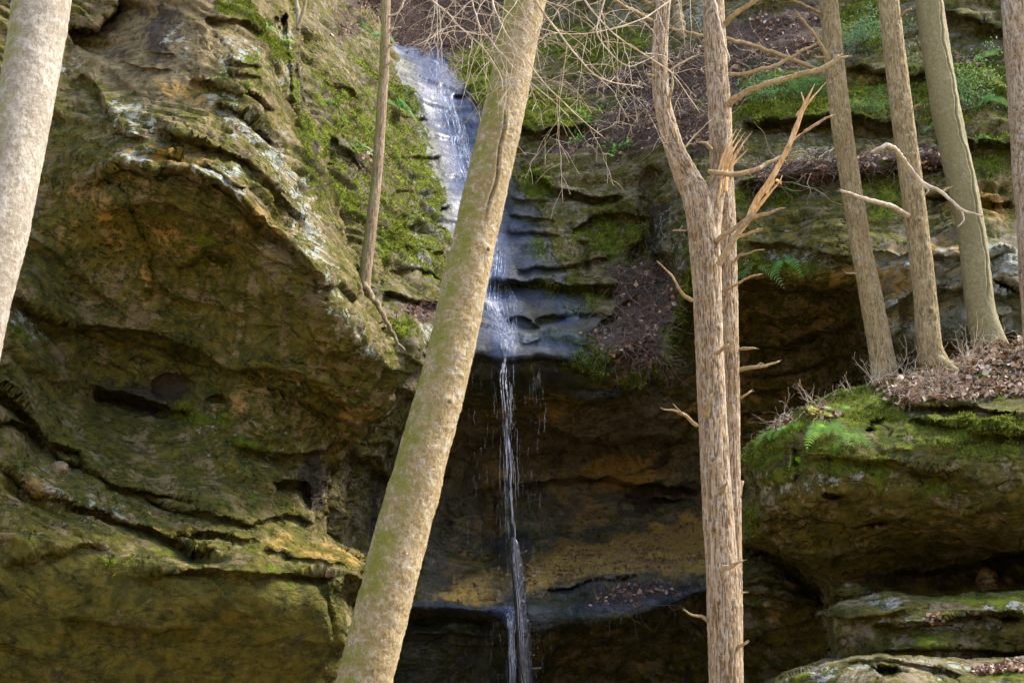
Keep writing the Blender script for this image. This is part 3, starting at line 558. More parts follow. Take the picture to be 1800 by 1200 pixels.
b_strokes = [('lip', [(1590, 735), (1640, 740), (1700, 742), (1760, 752), (1830, 765)], .35, 9, 26, .16, 18), ('lip', [(1540, 700), (1600, 712), (1680, 708), (1760, 722), (1820, 735)], .3, 8, 16, .14, 14), ('lip', [(1395, 770), (1400, 800), (1400, 850)], -.2, 10, 22, -.1, 10),
 ('ell', 1530, 757, 12, 7, 0, .4), ('ell', 1545, 742, 16, 6, -15, .3), ('lip', [(1395, 800), (1450, 800), (1520, 805), (1580, 810), (1640, 825), (1700, 828)], .2, 8, 16, .08, 16), ('lip', [(1310, 905), (1360, 918), (1400, 905), (1450, 880), (1500, 870)], .25, 9, 26, .1, 20),
 ('lip', [(1600, 820), (1650, 832), (1680, 840)], .2, 6, 12, .05, 10), ('ell', 1535, 922, 38, 8, -8, .25), ('ell', 1595, 913, 15, 5, 10, .25), ('ell', 1465, 872, 22, 6, 5, .3), ('lip', [(1640, 900), (1700, 905), (1760, 890)], .15, 7, 20, .06, 14), ('ell', 1700, 870, 40, 30, 20, .15),
 ('lip', [(1450, 985), (1500, 965), (1560, 965), (1650, 990), (1720, 990)], .2, 9, 24, .1, 20), ('lip', [(1350, 960), (1400, 985), (1440, 1010)], .2, 8, 20, .1, 14), ('lip', [(1560, 1010), (1640, 1005), (1720, 990), (1830, 960)], .5, 9, 30, .08, 16), ('lip', [(1720, 992), (1760, 975), (1830, 960)], .9, 8, 40, .04, 12)]
b_paint = [('calm', 'poly', [(1500, 850), (1800, 840), (1800, 980), (1450, 1000)], 20, .5), ('algae', 'all', .62), ('lichen', 'ell', 1480, 830, 70, 22, 0, 0.42), ('lichen', 'ell', 1430, 860, 60, 24, 0, 0.38), ('lichen', 'ell', 1360, 850, 40, 60, 0, 0.34), ('lichen', 'ell', 1600, 860, 50, 30, 0, 0.35), ('ochre', 'ell', 1440, 880, 60, 30, 0, .45), ('ochre', 'ell', 1530, 920, 40, 10, -5, .9), ('ochre', 'ell', 1600, 950, 200, 60, 0, .38),
 ('moss', 'poly', [(1300, 810), (1350, 755), (1450, 700), (1560, 665), (1830, 600), (1830, 640), (1600, 700), (1590, 740), (1540, 750), (1450, 740), (1380, 790), (1330, 830)], 8, .78), ('moss', 'ell', 1540, 710, 40, 18, 10, 1.), ('moss', 'poly', [(1590, 735), (1700, 735), (1800, 748), (1830, 790), (1780, 775), (1680, 762), (1600, 765)], 6, .9),
 ('moss', 'ell', 1690, 750, 60, 12, 5, 1.), ('moss', 'ell', 1780, 765, 40, 14, 10, 1.), ('moss', 'ell', 1490, 820, 90, 18, 0, .6), ('moss', 'ell', 1550, 830, 12, 40, 5, .85), ('moss', 'ell', 1370, 835, 50, 16, -20, .75), ('moss', 'ell', 1318, 920, 10, 36, 10, .9), ('moss', 'ell', 1650, 860, 60, 24, 0, .46), ('moss', 'ell', 1450, 790, 50, 16, 0, .7), ('moss', 'ell', 1700, 790, 100, 20, 0, .5),
 ('soil', 'poly', [(1530, 690), (1600, 665), (1700, 632), (1830, 600), (1830, 700), (1740, 695), (1640, 710), (1570, 712)], 6, .66), ('moss', 'ell', 1650, 680, 30, 10, 10, .97), ('moss', 'ell', 1625, 697, 18, 7, 10, .97), ('moss', 'ell', 1770, 690, 24, 8, 0, .9), ('dark', 'ell', 1640, 728, 50, 8, 0, .5), ('dark', 'ell', 1600, 1020, 200, 20, 0, .5),
 ('soil', 'ell', 1450, 735, 30, 12, 10, .8), ('soil', 'ell', 1380, 755, 20, 9, -20, .7)]
sheet('mossy_boulder', (1200, 480, 2250, 1200), (1270, 1830, 590, 1110), 2.0, b_ctrl, b_strokes, b_paint, M['rock_front'], b_poly, rnd=(42, .7), fold=70, fold_d=.05,
      warp=6, big=.10, strata=.09, med=.05, fin=.016, tilt=.02, seed=21, upmoss=.35, pits=[(1440, 850, 60, 24, .18, .07), (1360, 880, 40, 60, .3, .1), (1500, 830, 60, 16, .12, .05), (1620, 860, 80, 30, .4, .06)],
      label='huge overhanging boulder with a moss and leaf covered top on the right', cat='boulder')
SHEETS['mossy_boulder']['o']['kind'] = 'thing'; del SHEETS['mossy_boulder']['o']['kind']
s1_poly = [(1440, 1078), (1480, 1058), (1520, 1048), (1560, 1040), (1600, 1050), (1650, 1054), (1720, 1047), (1800, 1038), (2150, 1030), (2150, 1450), (1500, 1450), (1482, 1185), (1462, 1160), (1455, 1115)]
s1_ctrl = [(1450, 1090, 10.9), (1560, 1060, 10.6), (1560, 1110, 10.4), (1640, 1075, 10.5), (1640, 1120, 10.1), (1800, 1050, 10.6), (1800, 1085, 9.9), (1800, 1130, 10.2), (1700, 1150, 10.5), (1500, 1160, 11.0), (1800, 1170, 10.6), (1550, 1300, 11), (2100, 1100, 10), (2000, 1400, 10.5)]
s1_strokes = [('lip', [(1520, 1100), (1560, 1092), (1620, 1092), (1680, 1078), (1740, 1075), (1830, 1075)], .25, 7, 30, .2, 12), ('lip', [(1440, 1078), (1500, 1085), (1560, 1078), (1600, 1070)], .15, 7, 16, .1, 12), ('lip', [(1540, 1140), (1640, 1135), (1740, 1140), (1830, 1145)], .15, 7, 18, .08, 14), ('ell', 1770, 1088, 24, 6, 0, .3)]
s1_paint = [('calm', 'all', .4), ('algae', 'all', .58), ('lichen', 'ell', 1560, 1055, 50, 12, 10, 0.50), ('lichen', 'ell', 1680, 1095, 160, 16, 0, 0.46), ('lichen', 'ell', 1780, 1060, 80, 20, 0, 0.42), ('moss', 'ell', 1720, 1055, 90, 12, 0, .5), ('moss', 'ell', 1600, 1140, 90, 26, 0, .36), ('soil', 'ell', 1650, 1088, 30, 6, 10, .7)]
sheet('rock_shelf', (1380, 960, 2150, 1460), (1420, 1830, 1010, 1230), 2.0, s1_ctrl, s1_strokes, s1_paint, M['rock_front'], s1_poly, rnd=(26, .5), fold=50, fold_d=.05,
      warp=5, big=.08, strata=.10, med=.05, fin=.015, tilt=.03, seed=27, upmoss=.2, pits=[(1560, 1060, 50, 16, .15, .05)], label='pale ridged sandstone shelf jutting out just under the big mossy boulder', cat='rock')
s2_poly = [(1330, 1212), (1380, 1184), (1430, 1168), (1452, 1160), (1490, 1156), (1540, 1150), (1620, 1152), (1700, 1162), (1760, 1160), (1830, 1156), (2150, 1150), (2150, 1460), (1290, 1460)]
s2_ctrl = [(1360, 1210, 10.2), (1480, 1170, 9.9), (1560, 1165, 9.7), (1560, 1200, 9.3), (1700, 1170, 9.8), (1700, 1195, 9.4), (1800, 1170, 9.5), (1800, 1200, 9.2), (1500, 1350, 9.4), (2100, 1200, 9), (2000, 1440, 9)]
s2_strokes = [('ell', 1560, 1180, 26, 12, 0, .3), ('ell', 1550, 1172, 20, 5, -10, -.1), ('lip', [(1480, 1162), (1560, 1160), (1640, 1170), (1700, 1185)], .12, 6, 14, .08, 8)]
s2_paint = [('calm', 'all', .45), ('algae', 'all', .5), ('lichen', 'ell', 1480, 1180, 90, 24, 0, 0.42), ('moss', 'ell', 1400, 1190, 40, 12, 0, .5), ('moss', 'ell', 1780, 1190, 60, 12, 0, .7), ('soil', 'ell', 1770, 1178, 60, 10, 0, .9), ('lichen', 'ell', 1650, 1175, 90, 20, 0, 0.42)]
sheet('low_ledge', (1280, 1080, 2150, 1470), (1320, 1830, 1130, 1230), 2.0, s2_ctrl, s2_strokes, s2_paint, M['rock_front'], s2_poly, rnd=(22, .4), fold=50, fold_d=.05,
      warp=4, big=.06, strata=.07, med=.05, fin=.014, tilt=.03, seed=31, upmoss=.15, pits=[(1570, 1180, 40, 14, .1, .08)], label='low honeycombed sandstone ledge in the bottom right corner', cat='rock')

# ------------------------------------------------------------------ ground
def ground():
    xs = np.concatenate([-np.geomspace(900, 40, 30), np.linspace(-38, 38, 140), np.geomspace(40, 900, 30)])
    ys = np.concatenate([-np.geomspace(900, 40, 30), np.linspace(-38, 38, 140), np.geomspace(40, 900, 30)])
    X, Y_ = np.meshgrid(xs, ys)
    z = .04 * Y_.clip(0, 18) + .25 * fbm(np.stack([X / 5, Y_ / 5, 0 * X], -1), 4, 91)
    z += 9 * sstep(-14, -34, Y_) + 8 * sstep(-45, -120, Y_)      # far side of the ravine, added unseen behind the viewer for warm bounce light
    z += 12 * sstep(14, 40, np.abs(X)) * sstep(60, 10, np.abs(Y_))
    V_ = np.stack([X, Y_, z], -1).reshape(-1, 3); idx = np.arange(X.size).reshape(X.shape)
    f = np.stack([idx[:-1, :-1], idx[:-1, 1:], idx[1:, 1:], idx[1:, :-1]], -1).reshape(-1, 4)
    n = N('forest_floor')
    a = n.noise(1.2, 8, .7); b = n.noise(22, 6, .75)
    c = n.mix(n.ramp(b, .35, .65), (.22, .16, .08), (.42, .31, .17)); c = n.mix(n.ramp(a, .5, .65, 0, .6), c, (.10, .11, .03))
    o = mesh_obj('ground', V_, f, n.bsdf(c, .95, n.bump(b, .8, .05)), origin=(0, 0, 0)); tag(o, 'brown leaf covered ravine floor', None, None, 'structure')
ground()
#==TREES (appended below)
# ------------------------------------------------------------------ bark and wood materials
def bark_material(name, ca, cb, furrow, lich=.25, moss=.0, scale=1., stretch=.22, rough=.9, warm=None):
    n = N(name)
    v = n.P((1, 1, stretch))
    a = n.noise(26 * scale, 7, .7, v, .4); b = n.noise(3.2, 6, .7, n.P((1, 1, .5))); t = n.noise(110 * scale, 5, .7); l = n.noise(20, 8, .78)
    c = n.mix(n.ramp(a, .38, .62), ca, cb)
    c = n.mix(n.ramp(b, .42, .62, 0, .7), c, warm or ca)
    c = n.mix(n.ramp(n.attr('groove'), .12, .85, 0, .65), c, furrow)
    if lich: c = n.mix(n.ramp(l, .62 - lich * .25, .70 - lich * .25, 0, .6), c, (.46, .44, .37))
    c = n.mix(n.ramp(t, .55, .75, 0, .4), c, furrow)
    if moss: c = n.mix(n.math('MULTIPLY', n.attr('mossy'), n.ramp(n.noise(7, 8, .75), .38, .6)), c, n.mix(n.ramp(t, .4, .6), (.13, .15, .02), (.23, .23, .05)))
    h = n.math('ADD', n.math('MULTIPLY', a, .012), n.math('MULTIPLY', t, .004))
    return n.bsdf(c, rough, n.bump(h, 1., 1.), .2)
M['bark_hemlock'] = bark_material('hemlock_bark', (.27, .18, .09), (.46, .38, .27), (.085, .05, .026), .4, .15, 1.3)
M['bark_right'] = bark_material('furrowed_bark', (.235, .175, .075), (.37, .29, .155), (.09, .062, .032), .3, .15, 1.2)
M['bark_pale'] = bark_material('pale_smooth_bark', (.235, .175, .075), (.43, .35, .21), (.10, .075, .04), .45, .8, 1.5, .9)
M['bark_grey'] = bark_material('grey_smooth_bark', (.24, .205, .15), (.40, .365, .30), (.20, .16, .11), .5, .2, 1.5, .8)
M['bark_green'] = bark_material('greenish_bark', (.215, .195, .095), (.31, .275, .15), (.12, .08, .06), .2, .9, 1., .8)
M['bark_small'] = bark_material('brown_bark', (.20, .14, .08), (.33, .25, .16), (.08, .055, .035), .15, .5)
M['bark_wet'] = bark_material('wet_dead_wood', (.030, .026, .026), (.065, .058, .06), (.012, .010, .010), 0, 0, 1., .15, .16)
M['bark_wet'].node_tree.nodes['Principled BSDF'].inputs['Specular IOR Level'].default_value = .9
M['dead_wood'] = bark_material('weathered_branch', (.30, .20, .11), (.50, .40, .27), (.14, .085, .045), .2, .3, 1.6, .6)
def wood_mat():
    n = N('fresh_split_wood'); a = n.noise(30, 6, .7, n.P((1.6, 1.6, .18), (0, R(18), 0)), .3)
    return n.bsdf(n.mix(n.ramp(a, .35, .65), (.44, .24, .08), (.72, .52, .28)), .75, n.bump(a, .6, .012), .25)
M['split_wood'] = wood_mat()
def twig_mat(name, a_, b_):
    n = N(name); return n.bsdf(n.mix(n.ramp(n.noise(9, 4, .7), .35, .65), a_, b_), .85, None, .2)
M['twig_pale'] = twig_mat('pale_twig', (.34, .26, .17), (.60, .52, .40))
M['twig_dark'] = twig_mat('dark_root', (.075, .055, .045), (.21, .155, .125))
def colmat(name, rough=.8, trans=0.):
    n = N(name); m = n.bsdf(n.attr('col', True), rough, None, .25)
    if trans:
        d = n.new('ShaderNodeBsdfTranslucent'); n.link(n.attr('col', True), d.inputs[0]); mx = n.new('ShaderNodeMixShader'); mx.inputs[0].default_value = trans
        n.link(n.b.outputs[0], mx.inputs[1]); n.link(d.outputs[0], mx.inputs[2]); n.link(mx.outputs[0], n.out.inputs[0])
    return m
M['leaf_dead'] = colmat('dead_leaf'); M['leaf_green'] = colmat('green_leaf', .8, .35)

# ------------------------------------------------------------------ tubes
def spline(P, R_, step):
    P = np.asarray(P, float); n = len(P)
    if n == 2:
        L = np.linalg.norm(P[1] - P[0]); k = max(2, int(L / step)); t = np.linspace(0, 1, k + 1)[:, None]
        return P[0] * (1 - t) + P[1] * t, R_[0] * (1 - t[:, 0]) + R_[1] * t[:, 0]
    E = np.concatenate([[2 * P[0] - P[1]], P, [2 * P[-1] - P[-2]]]); out = []; rr = []
    for i in range(n - 1):
        a, b, c, d = E[i:i + 4]; L = np.linalg.norm(c - b); k = max(1, int(L / step)); t = (np.arange(k) / k)[:, None]
        out.append(.5 * (2 * b + (c - a) * t + (2 * a - 5 * b + 4 * c - d) * t ** 2 + (3 * b - a - 3 * c + d) * t ** 3))
        rr.append(R_[i] + (R_[i + 1] - R_[i]) * t[:, 0])
    out.append(P[-1:]); rr.append([R_[-1]]); return np.concatenate(out), np.concatenate(rr)
def tube(P, rad, segs, disp=None, cap=True):
    """P (n,3), rad (n,), disp(ang, s, rad) -> (offset, groove). Returns verts, faces, groove, mossy side"""
    n = len(P); T = np.gradient(P, axis=0); T /= np.linalg.norm(T, axis=1, keepdims=True) + 1e-9
    ref = np.array([1., 0, 0]) if abs(T[:, 0]).mean() < .8 else np.array([0, 0, 1.])
    A = ref - T * (T @ ref)[:, None]; A /= np.linalg.norm(A, axis=1, keepdims=True); B = np.cross(T, A)
    s = np.concatenate([[0], np.cumsum(np.linalg.norm(np.diff(P, axis=0), axis=1))])
    th = np.linspace(0, 2 * math.pi, segs, endpoint=False)
    TH, SS = np.meshgrid(th, s); RR = np.repeat(rad[:, None], segs, 1)
    g = np.zeros_like(RR)
    if disp: off, g = disp(TH, SS, RR); RR = RR + off
    V_ = P[:, None] + RR[..., None] * (np.cos(TH)[..., None] * A[:, None] + np.sin(TH)[..., None] * B[:, None])
    idx = np.arange(n * segs).reshape(n, segs); j = np.roll(idx, -1, 1)
    f = np.stack([idx[:-1], j[:-1], j[1:], idx[1:]], -1).reshape(-1, 4)
    V_ = V_.reshape(-1, 3); g = g.ravel()
    if cap:
        V_ = np.concatenate([V_, P[:1], P[-1:]]); g = np.concatenate([g, [0, 0]])
        c0 = len(V_) - 2; q = np.stack([j[0], idx[0], np.full(segs, c0), np.full(segs, c0)], -1)[:, :3]
        q2 = np.stack([idx[-1], j[-1], np.full(segs, c0 + 1)], -1)
        return V_, [f, q, q2], g
    return V_, [f], g
def bark_disp(kind, seed, amp=1.):
    def d(TH, S_, RR):
        X = np.cos(TH) * RR; Y_ = np.sin(TH) * RR
        if kind == 'furrow':
            wv = .012 * fbm(np.stack([X / .15, Y_ / .15, S_ / .12], -1), 2, seed + 3)
            n = fbm(np.stack([(X + wv) / .021, (Y_ + wv) / .021, S_ / .30], -1), 3, seed, .5)
            plates = sstep(.0, .11, np.abs(n))                       # cracks where the noise crosses zero
            cross = sstep(.0, .05, np.abs(fbm(np.stack([X / .05, Y_ / .05, S_ / .05], -1), 2, seed + 7)))
            g = 1 - plates * (.65 + .35 * cross)
            off = -.010 * amp * g + .006 * amp * fbm(np.stack([X / .012, Y_ / .012, S_ / .03], -1), 3, seed + 9)
            off += .03 * RR * fbm(np.stack([X / .2, Y_ / .2, S_ / .5], -1), 2, seed + 13) * 3
            return off, g
        n = fbm(np.stack([X / .10, Y_ / .10, S_ / .10], -1), 3, seed); m = fbm(np.stack([X / .014, Y_ / .014, S_ / .010], -1), 3, seed + 5)
        r = fbm(np.stack([X / .06, Y_ / .06, S_ / .012], -1), 2, seed + 8)
        return (.009 * n + .006 * m + .003 * r) * amp + .10 * RR * fbm(np.stack([X / .3, Y_ / .3, S_ / .6], -1), 2, seed + 13), sstep(.1, .6, -m) * .8
    return d
def pxpath(pts):
    a = np.array(pts, float); return world(a[:, 0], a[:, 1], a[:, 2]), a[:, 3] / 2 * pxscale(a[:, 1], a[:, 2])
def add_trunk(root, pts, mat, kind='furrow', seed=0, segs=120, step=.016, moss_dir=None, name='trunk', flare=0, amp=1., knots=(), seam=None):
    P, r = pxpath(pts); P, r = spline(P, r, step)
    s = np.concatenate([[0], np.cumsum(np.linalg.norm(np.diff(P, axis=0), axis=1))])
    if flare:
        fall = np.exp(-s / .22); r = r * (1 + flare * fall)
    base = bark_disp(kind, seed, amp)
    def d(TH, SS, RR):
        o, g = base(TH, SS, RR)
        if flare: o = o + RR * .35 * np.exp(-SS / .16) * np.cos(TH * 5 + seed)
        for (ks, kth, kr, ka) in knots:        # knots: height along trunk, angle, size, push
            dd = np.hypot((SS - ks), (np.angle(np.exp(1j * (TH - kth)))) * RR) / kr
            o = o + ka * np.exp(-dd ** 2) * (1 - 1.7 * np.exp(-(dd * 2.4) ** 2)); g = np.maximum(g, np.exp(-(dd * 1.6) ** 2))
        if seam:
            th0, wd, dep, s0, s1 = seam
            an = np.angle(np.exp(1j * (TH - th0 - .12 * np.sin(SS * 5) - .05 * np.sin(SS * 17)))) * RR
            q = sstep(s0, s0 + .3, SS) * sstep(s1 + .3, s1, SS)
            o = o + q * (dep * np.exp(-((np.abs(an) - wd * 1.5) / wd) ** 2) - dep * 1.6 * np.exp(-(an / (wd * .55)) ** 2)); g = np.maximum(g, q * np.exp(-(an / (wd * .6)) ** 2))
        return o, g
    V_, F_, g = tube(P, r, segs, d)
    at = {'groove': g}
    ms = np.zeros(len(V_))
    if moss_dir is not None:
        cen = np.repeat(P, segs, 0); nn = V_[:len(cen)] - cen; nn /= np.linalg.norm(nn, axis=1, keepdims=True)
        md = np.array(moss_dir, float); md /= np.linalg.norm(md); ms[:len(cen)] = sstep(-.15, .75, nn @ md)
    at['mossy'] = ms
    return mesh_obj(name, V_, F_, mat, root, attrs=at)
def add_branch(root, pts, mat=None, name='branch', segs=12, twigs=0, seed=0, wob=.012, tip=True, label=None, grp=None):
    P, r = pxpath(pts); L = np.linalg.norm(np.diff(P, axis=0), axis=1).sum()
    P, r = spline(P, r, .02)
    s = np.concatenate([[0], np.cumsum(np.linalg.norm(np.diff(P, axis=0), axis=1))])
    e = sstep(0, .05, s) * 1.
    P = P + (wob * e)[:, None] * np.stack([fbm(np.stack([s / .12, s * 0 + k * 9, s * 0 + seed], -1), 3, 60 + k) for k in range(3)], -1) * 2
    r = r * (1 + .25 * fbm(np.stack([s / .05, s * 0, s * 0 + seed], -1), 2, 70))
    def d(TH, SS, RR):
        g = fbm(np.stack([np.cos(TH) * RR / .008, np.sin(TH) * RR / .008, SS / .05], -1), 2, seed + 4); return g * RR * .22, sstep(.1, .5, -g) * .7
    V_, F_, g = tube(P, r, segs, d); Vs = [V_]; Fs = F_[:]; G = [g]; nv = len(V_)
    rg = np.random.default_rng(seed + 100)
    if tip:                                            # broken ragged end
        Tn = P[-1] - P[-3]; Tn /= np.linalg.norm(Tn)
        for k in range(4):
            a = P[-1] + rg.normal(0, .4, 3) * r[-1]; b = a + Tn * rg.uniform(2, 5) * max(r[-1], .004) + rg.normal(0, .5, 3) * r[-1]
            v2, f2, g2 = tube(*spline([a - Tn * r[-1], b], [r[-1] * .45, .0006], .02), 5); Vs.append(v2); Fs += [x + nv for x in f2]; G.append(g2); nv += len(v2)
    for k in range(twigs):
        i = rg.integers(int(len(P) * .25), len(P) - 2); dr = rg.normal(0, 1, 3); dr[2] = abs(dr[2]) * .4 - .1; dr /= np.linalg.norm(dr); ln = rg.uniform(.05, .2)
        q = np.array([P[i], P[i] + dr * ln * .5 + rg.normal(0, .01, 3), P[i] + dr * ln + rg.normal(0, .02, 3)])
        v2, f2, g2 = tube(*spline(q, [min(.004, r[i] * .5), .0025, .001], .03), 5); Vs.append(v2); Fs += [x + nv for x in f2]; G.append(g2); nv += len(v2)
    V_ = np.concatenate(Vs)
    o = mesh_obj(name, V_, Fs, mat or M['dead_wood'], root, attrs={'groove': np.concatenate(G), 'mossy': np.full(len(V_), .35)})
    return tag(o, label)
def shards(root, specs, mat, name='splinter', seed=0):
    """torn wood: flat tapering blades"""
    for k, (pts, tw) in enumerate(specs):
        P, r = pxpath(pts); P, r = spline(P, r, .015); r = r.copy()
        s = np.linspace(0, 1, len(P)); rg = np.random.default_rng(seed + k)
        def d(TH, SS, RR, tw=tw, sd=seed + k):
            return RR * (-.45 * np.abs(np.sin(TH + tw)) + .45 * fbm(np.stack([np.cos(TH) * RR / .006, np.sin(TH) * RR / .006, SS / .07], -1), 3, sd)), 0 * RR
        P = P + .006 * np.stack([fbm(np.stack([s * 9, s * 0 + q, s * 0 + k], -1), 3, 30 + q) for q in range(3)], -1)
        V_, F_, g = tube(P, np.maximum(r, .0008), 12, d)
        mesh_obj(name, V_, F_, mat, root, attrs={'groove': g, 'mossy': g * 0})

# ------------------------------------------------------------------ trees
def base_at(pts): return world(pts[0][0], pts[0][1], pts[0][2])
# centre tree
pts = [(560, 1560, 6.5, 104), (602, 1380, 6.5, 98), (640, 1200, 6.5, 96), (690, 1000, 6.5, 95), (745, 800, 6.5, 89), (796, 600, 6.5, 80), (839, 400, 6.5, 77), (884, 200, 6.5, 72), (925, 0, 6.5, 70), (968, -220, 6.5, 66), (1000, -420, 6.5, 60)]
t = empty('tree', base_at(pts), 'big leaning pale tree with smooth mossy bark in front of the waterfall', 'tree')
Lc = [0]
add_trunk(t, pts, M['bark_pale'], 'smooth', 41, 170, .009, (-1, -.35, .1), knots=[(2.66, -1.0, .028, .014), (3.67, -.75, .03, .016), (3.62, -1.6, .02, .009), (2.85, -1.7, .02, .008), (1.75, -1.2, .018, .01), (1.1, -1.25, .016, .009), (3.2, -1.9, .015, .006)], seam=(-1.25, .012, .009, 3.75, 4.5), amp=1.15)
# left tree
pts = [(-150, 1300, 7, 108), (-110, 900, 7, 104), (-52, 560, 7, 99), (0, 400, 7, 97), (40, 180, 7, 95), (74, 0, 7, 94), (110, -260, 7, 90), (130, -420, 7, 86)]
pts[3] = (0, 390, 7, 97); pts[2] = (-38, 560, 7, 98); pts[4] = (42, 190, 7, 95)
t = empty('tree', base_at(pts), 'pale grey smooth trunk cut off by the left edge of the picture', 'tree')
add_trunk(t, pts, M['bark_grey'], 'smooth', 47, 130, .014, (-1, -.2, .1), knots=[(5.2, -1.9, .02, .008)])
# forked tree
YF = 8.0
pts = [(1290, 1600, YF, 66), (1282, 1400, YF, 62), (1276, 1200, YF, 58), (1269, 1000, YF, 56), (1256, 800, YF, 51), (1247, 600, YF, 49), (1240, 450, YF, 52), (1229, 360, YF, 56), (1208, 312, YF, 44), (1191, 275, YF, 36), (1176, 230, YF, 33), (1164, 180, YF, 30), (1160, 130, YF, 28), (1161, 70, YF, 27), (1166, 0, YF, 27), (1176, -120, YF, 25), (1180, -330, YF, 22)]
fork = empty('forked_tree', base_at(pts), 'forked hemlock with one curved stem and one snapped stem, pale splinters at the break', 'tree')
add_trunk(fork, pts, M['bark_hemlock'], 'furrow', 51, 130, .013, None, amp=1.1, knots=[(3.9, -1.0, .03, .02), (2.9, -1.9, .03, .02), (1.9, -2.0, .03, .015), (2.4, -2.1, .028, .018), (4.6, -.7, .03, .02), (3.4, -1.3, .025, .015), (1.2, -1.6, .02, .01)])
add_trunk(fork, [(1243, 430, YF, 44), (1250, 370, YF, 40), (1258, 335, YF, 34), (1264, 308, YF, 26)], M['bark_hemlock'], 'furrow', 57, 80, .012, name='broken_stem')
sp = []
rg = np.random.default_rng(4)
for k, (x, y, w_) in enumerate([(1294, 228, 5), (1303, 226, 4), (1310, 232, 5), (1299, 245, 5), (1322, 231, 6), (1315, 262, 4), (1287, 250, 5), (1280, 268, 4), (1291, 262, 6), (1306, 255, 4), (1276, 285, 5), (1284, 280, 6)]):
    x0 = 1252 + 2.0 * k + rg.uniform(-2, 2); sp.append(([(x0 + 2, 338, YF - .02 + rg.uniform(-.05, .05), w_ + 3), ((x0 + x) / 2 - 2, (322 + y) / 2, YF - .05, w_ + 2), (x, y, YF - .08 + rg.uniform(-.06, .06), .6)], rg.uniform(0, 3)))
sp += [([(1270, 300, YF - .1, 6), (1266, 335, YF - .15, 5), (1262, 356, YF - .16, 1)], 1.), ([(1278, 300, YF - .1, 5), (1272, 320, YF - .15, 4), (1270, 342, YF - .16, 1)], 2.)]
shards(fork, sp, M['split_wood'], 'splinter', 10)
add_branch(fork, [(1262, 466, YF - .12, 11), (1283, 432, YF - .2, 12), (1306, 398, YF - .28, 11), (1322, 372, YF - .34, 10)], M['dead_wood'], seed=1, tip=False)
shards(fork, [([(1312, 392, YF - .3, 11), (1330, 352, YF - .38, 12), (1352, 320, YF - .45, 12), (1372, 286, YF - .5, 10), (1394, 240, YF - .55, 9), (1412, 190, YF - .6, 9), (1432, 148, YF - .62, 1)], .6), ([(1345, 340, YF - .42, 7), (1360, 318, YF - .42, 9), (1372, 321, YF - .42, 6), (1373, 325, YF - .4, 1)], .2),
 ([(1385, 258, YF - .55, 8), (1400, 218, YF - .55, 9), (1420, 182, YF - .6, 7), (1452, 145, YF - .6, 1)], 1.1), ([(1400, 205, YF - .55, 7), (1413, 183, YF - .6, 4), (1408, 162, YF - .6, 1)], .3), ([(1380, 262, YF - .52, 7), (1397, 244, YF - .5, 5), (1413, 232, YF - .5, 2)], .9),
 ([(1300, 412, YF - .26, 7), (1340, 355, YF - .36, 8), (1368, 322, YF - .42, 5), (1375, 308, YF - .42, 1)], 1.4)], M['split_wood'], 'broken_branch', 30)
for k, (b, m_, tw) in enumerate([([(1258, 425, YF - .1, 9), (1288, 402, YF - .2, 8), (1320, 384, YF - .3, 8), (1352, 374, YF - .36, 6), (1376, 367, YF - .4, 3)], 'dead_wood', 0), ([(1413, 232, YF - .5, 6), (1440, 215, YF - .5, 5), (1463, 202, YF - .5, 3)], 'dead_wood', 0),
 ([(1244, 301, YF - .15, 8), (1270, 305, YF - .16, 9), (1300, 306, YF - .14, 9), (1340, 292, YF - .1, 7), (1378, 273, YF - .05, 5)], 'dead_wood', 1), ([(1216, 528, YF - .1, 8), (1195, 510, YF - .2, 5), (1182, 486, YF - .25, 4), (1156, 461, YF - .3, 2)], 'dead_wood', 1),
 ([(1225, 748, YF - .1, 7), (1205, 730, YF - .2, 6), (1185, 722, YF - .25, 4), (1163, 717, YF - .3, 2)], 'dead_wood', 0), ([(1205, 731, YF - .2, 4), (1193, 720, YF - .26, 3), (1184, 711, YF - .3, 2)], 'dead_wood', 0), ([(1244, 1090, YF, 7), (1226, 1081, YF - .1, 5), (1204, 1074, YF - .2, 3)], 'dead_wood', 0),
 ([(1212, 404, YF, 4), (1186, 405, YF - .1, 3)], 'dead_wood', 0), ([(1156, 138, YF, 7), (1140, 131, YF - .1, 4)], 'dead_wood', 0), ([(1175, 190, YF - .1, 7), (1179, 160, YF - .2, 5), (1184, 128, YF - .2, 3)], 'dead_wood', 0), ([(1176, 125, YF, 4), (1200, 110, YF - .1, 3), (1230, 94, YF - .15, 2)], 'twig_pale', 0),
 ([(1199, 265, YF, 3), (1225, 235, YF - .1, 2.5), (1250, 212, YF - .15, 2)], 'twig_pale', 0), ([(1150, 40, YF, 7), (1120, 22, YF - .2, 6), (1080, 0, YF - .4, 5), (1040, -30, YF - .5, 4)], 'dead_wood', 2), ([(1150, 12, YF, 6), (1132, 0, YF - .1, 5), (1120, -20, YF - .2, 4)], 'dead_wood', 0),
 ([(1260, 622, YF - .18, 7), (1279, 606, YF - .34, 6)], 'dead_wood', 0), ([(1242, 732, YF - .16, 8), (1246, 705, YF - .3, 6), (1251, 692, YF - .32, 4)], 'dead_wood', 0), ([(1266, 868, YF - .18, 7), (1276, 851, YF - .34, 5)], 'dead_wood', 0), ([(1268, 1002, YF - .18, 10), (1286, 994, YF - .34, 8), (1305, 985, YF - .4, 4)], 'dead_wood', 0),
 ([(1292, 1142, YF - .05, 7), (1313, 1127, YF - .2, 5)], 'dead_wood', 0)]):
    add_branch(fork, b, M[m_], name='branch' if len(b) > 2 else 'branch_stub', seed=5 + k, twigs=tw)
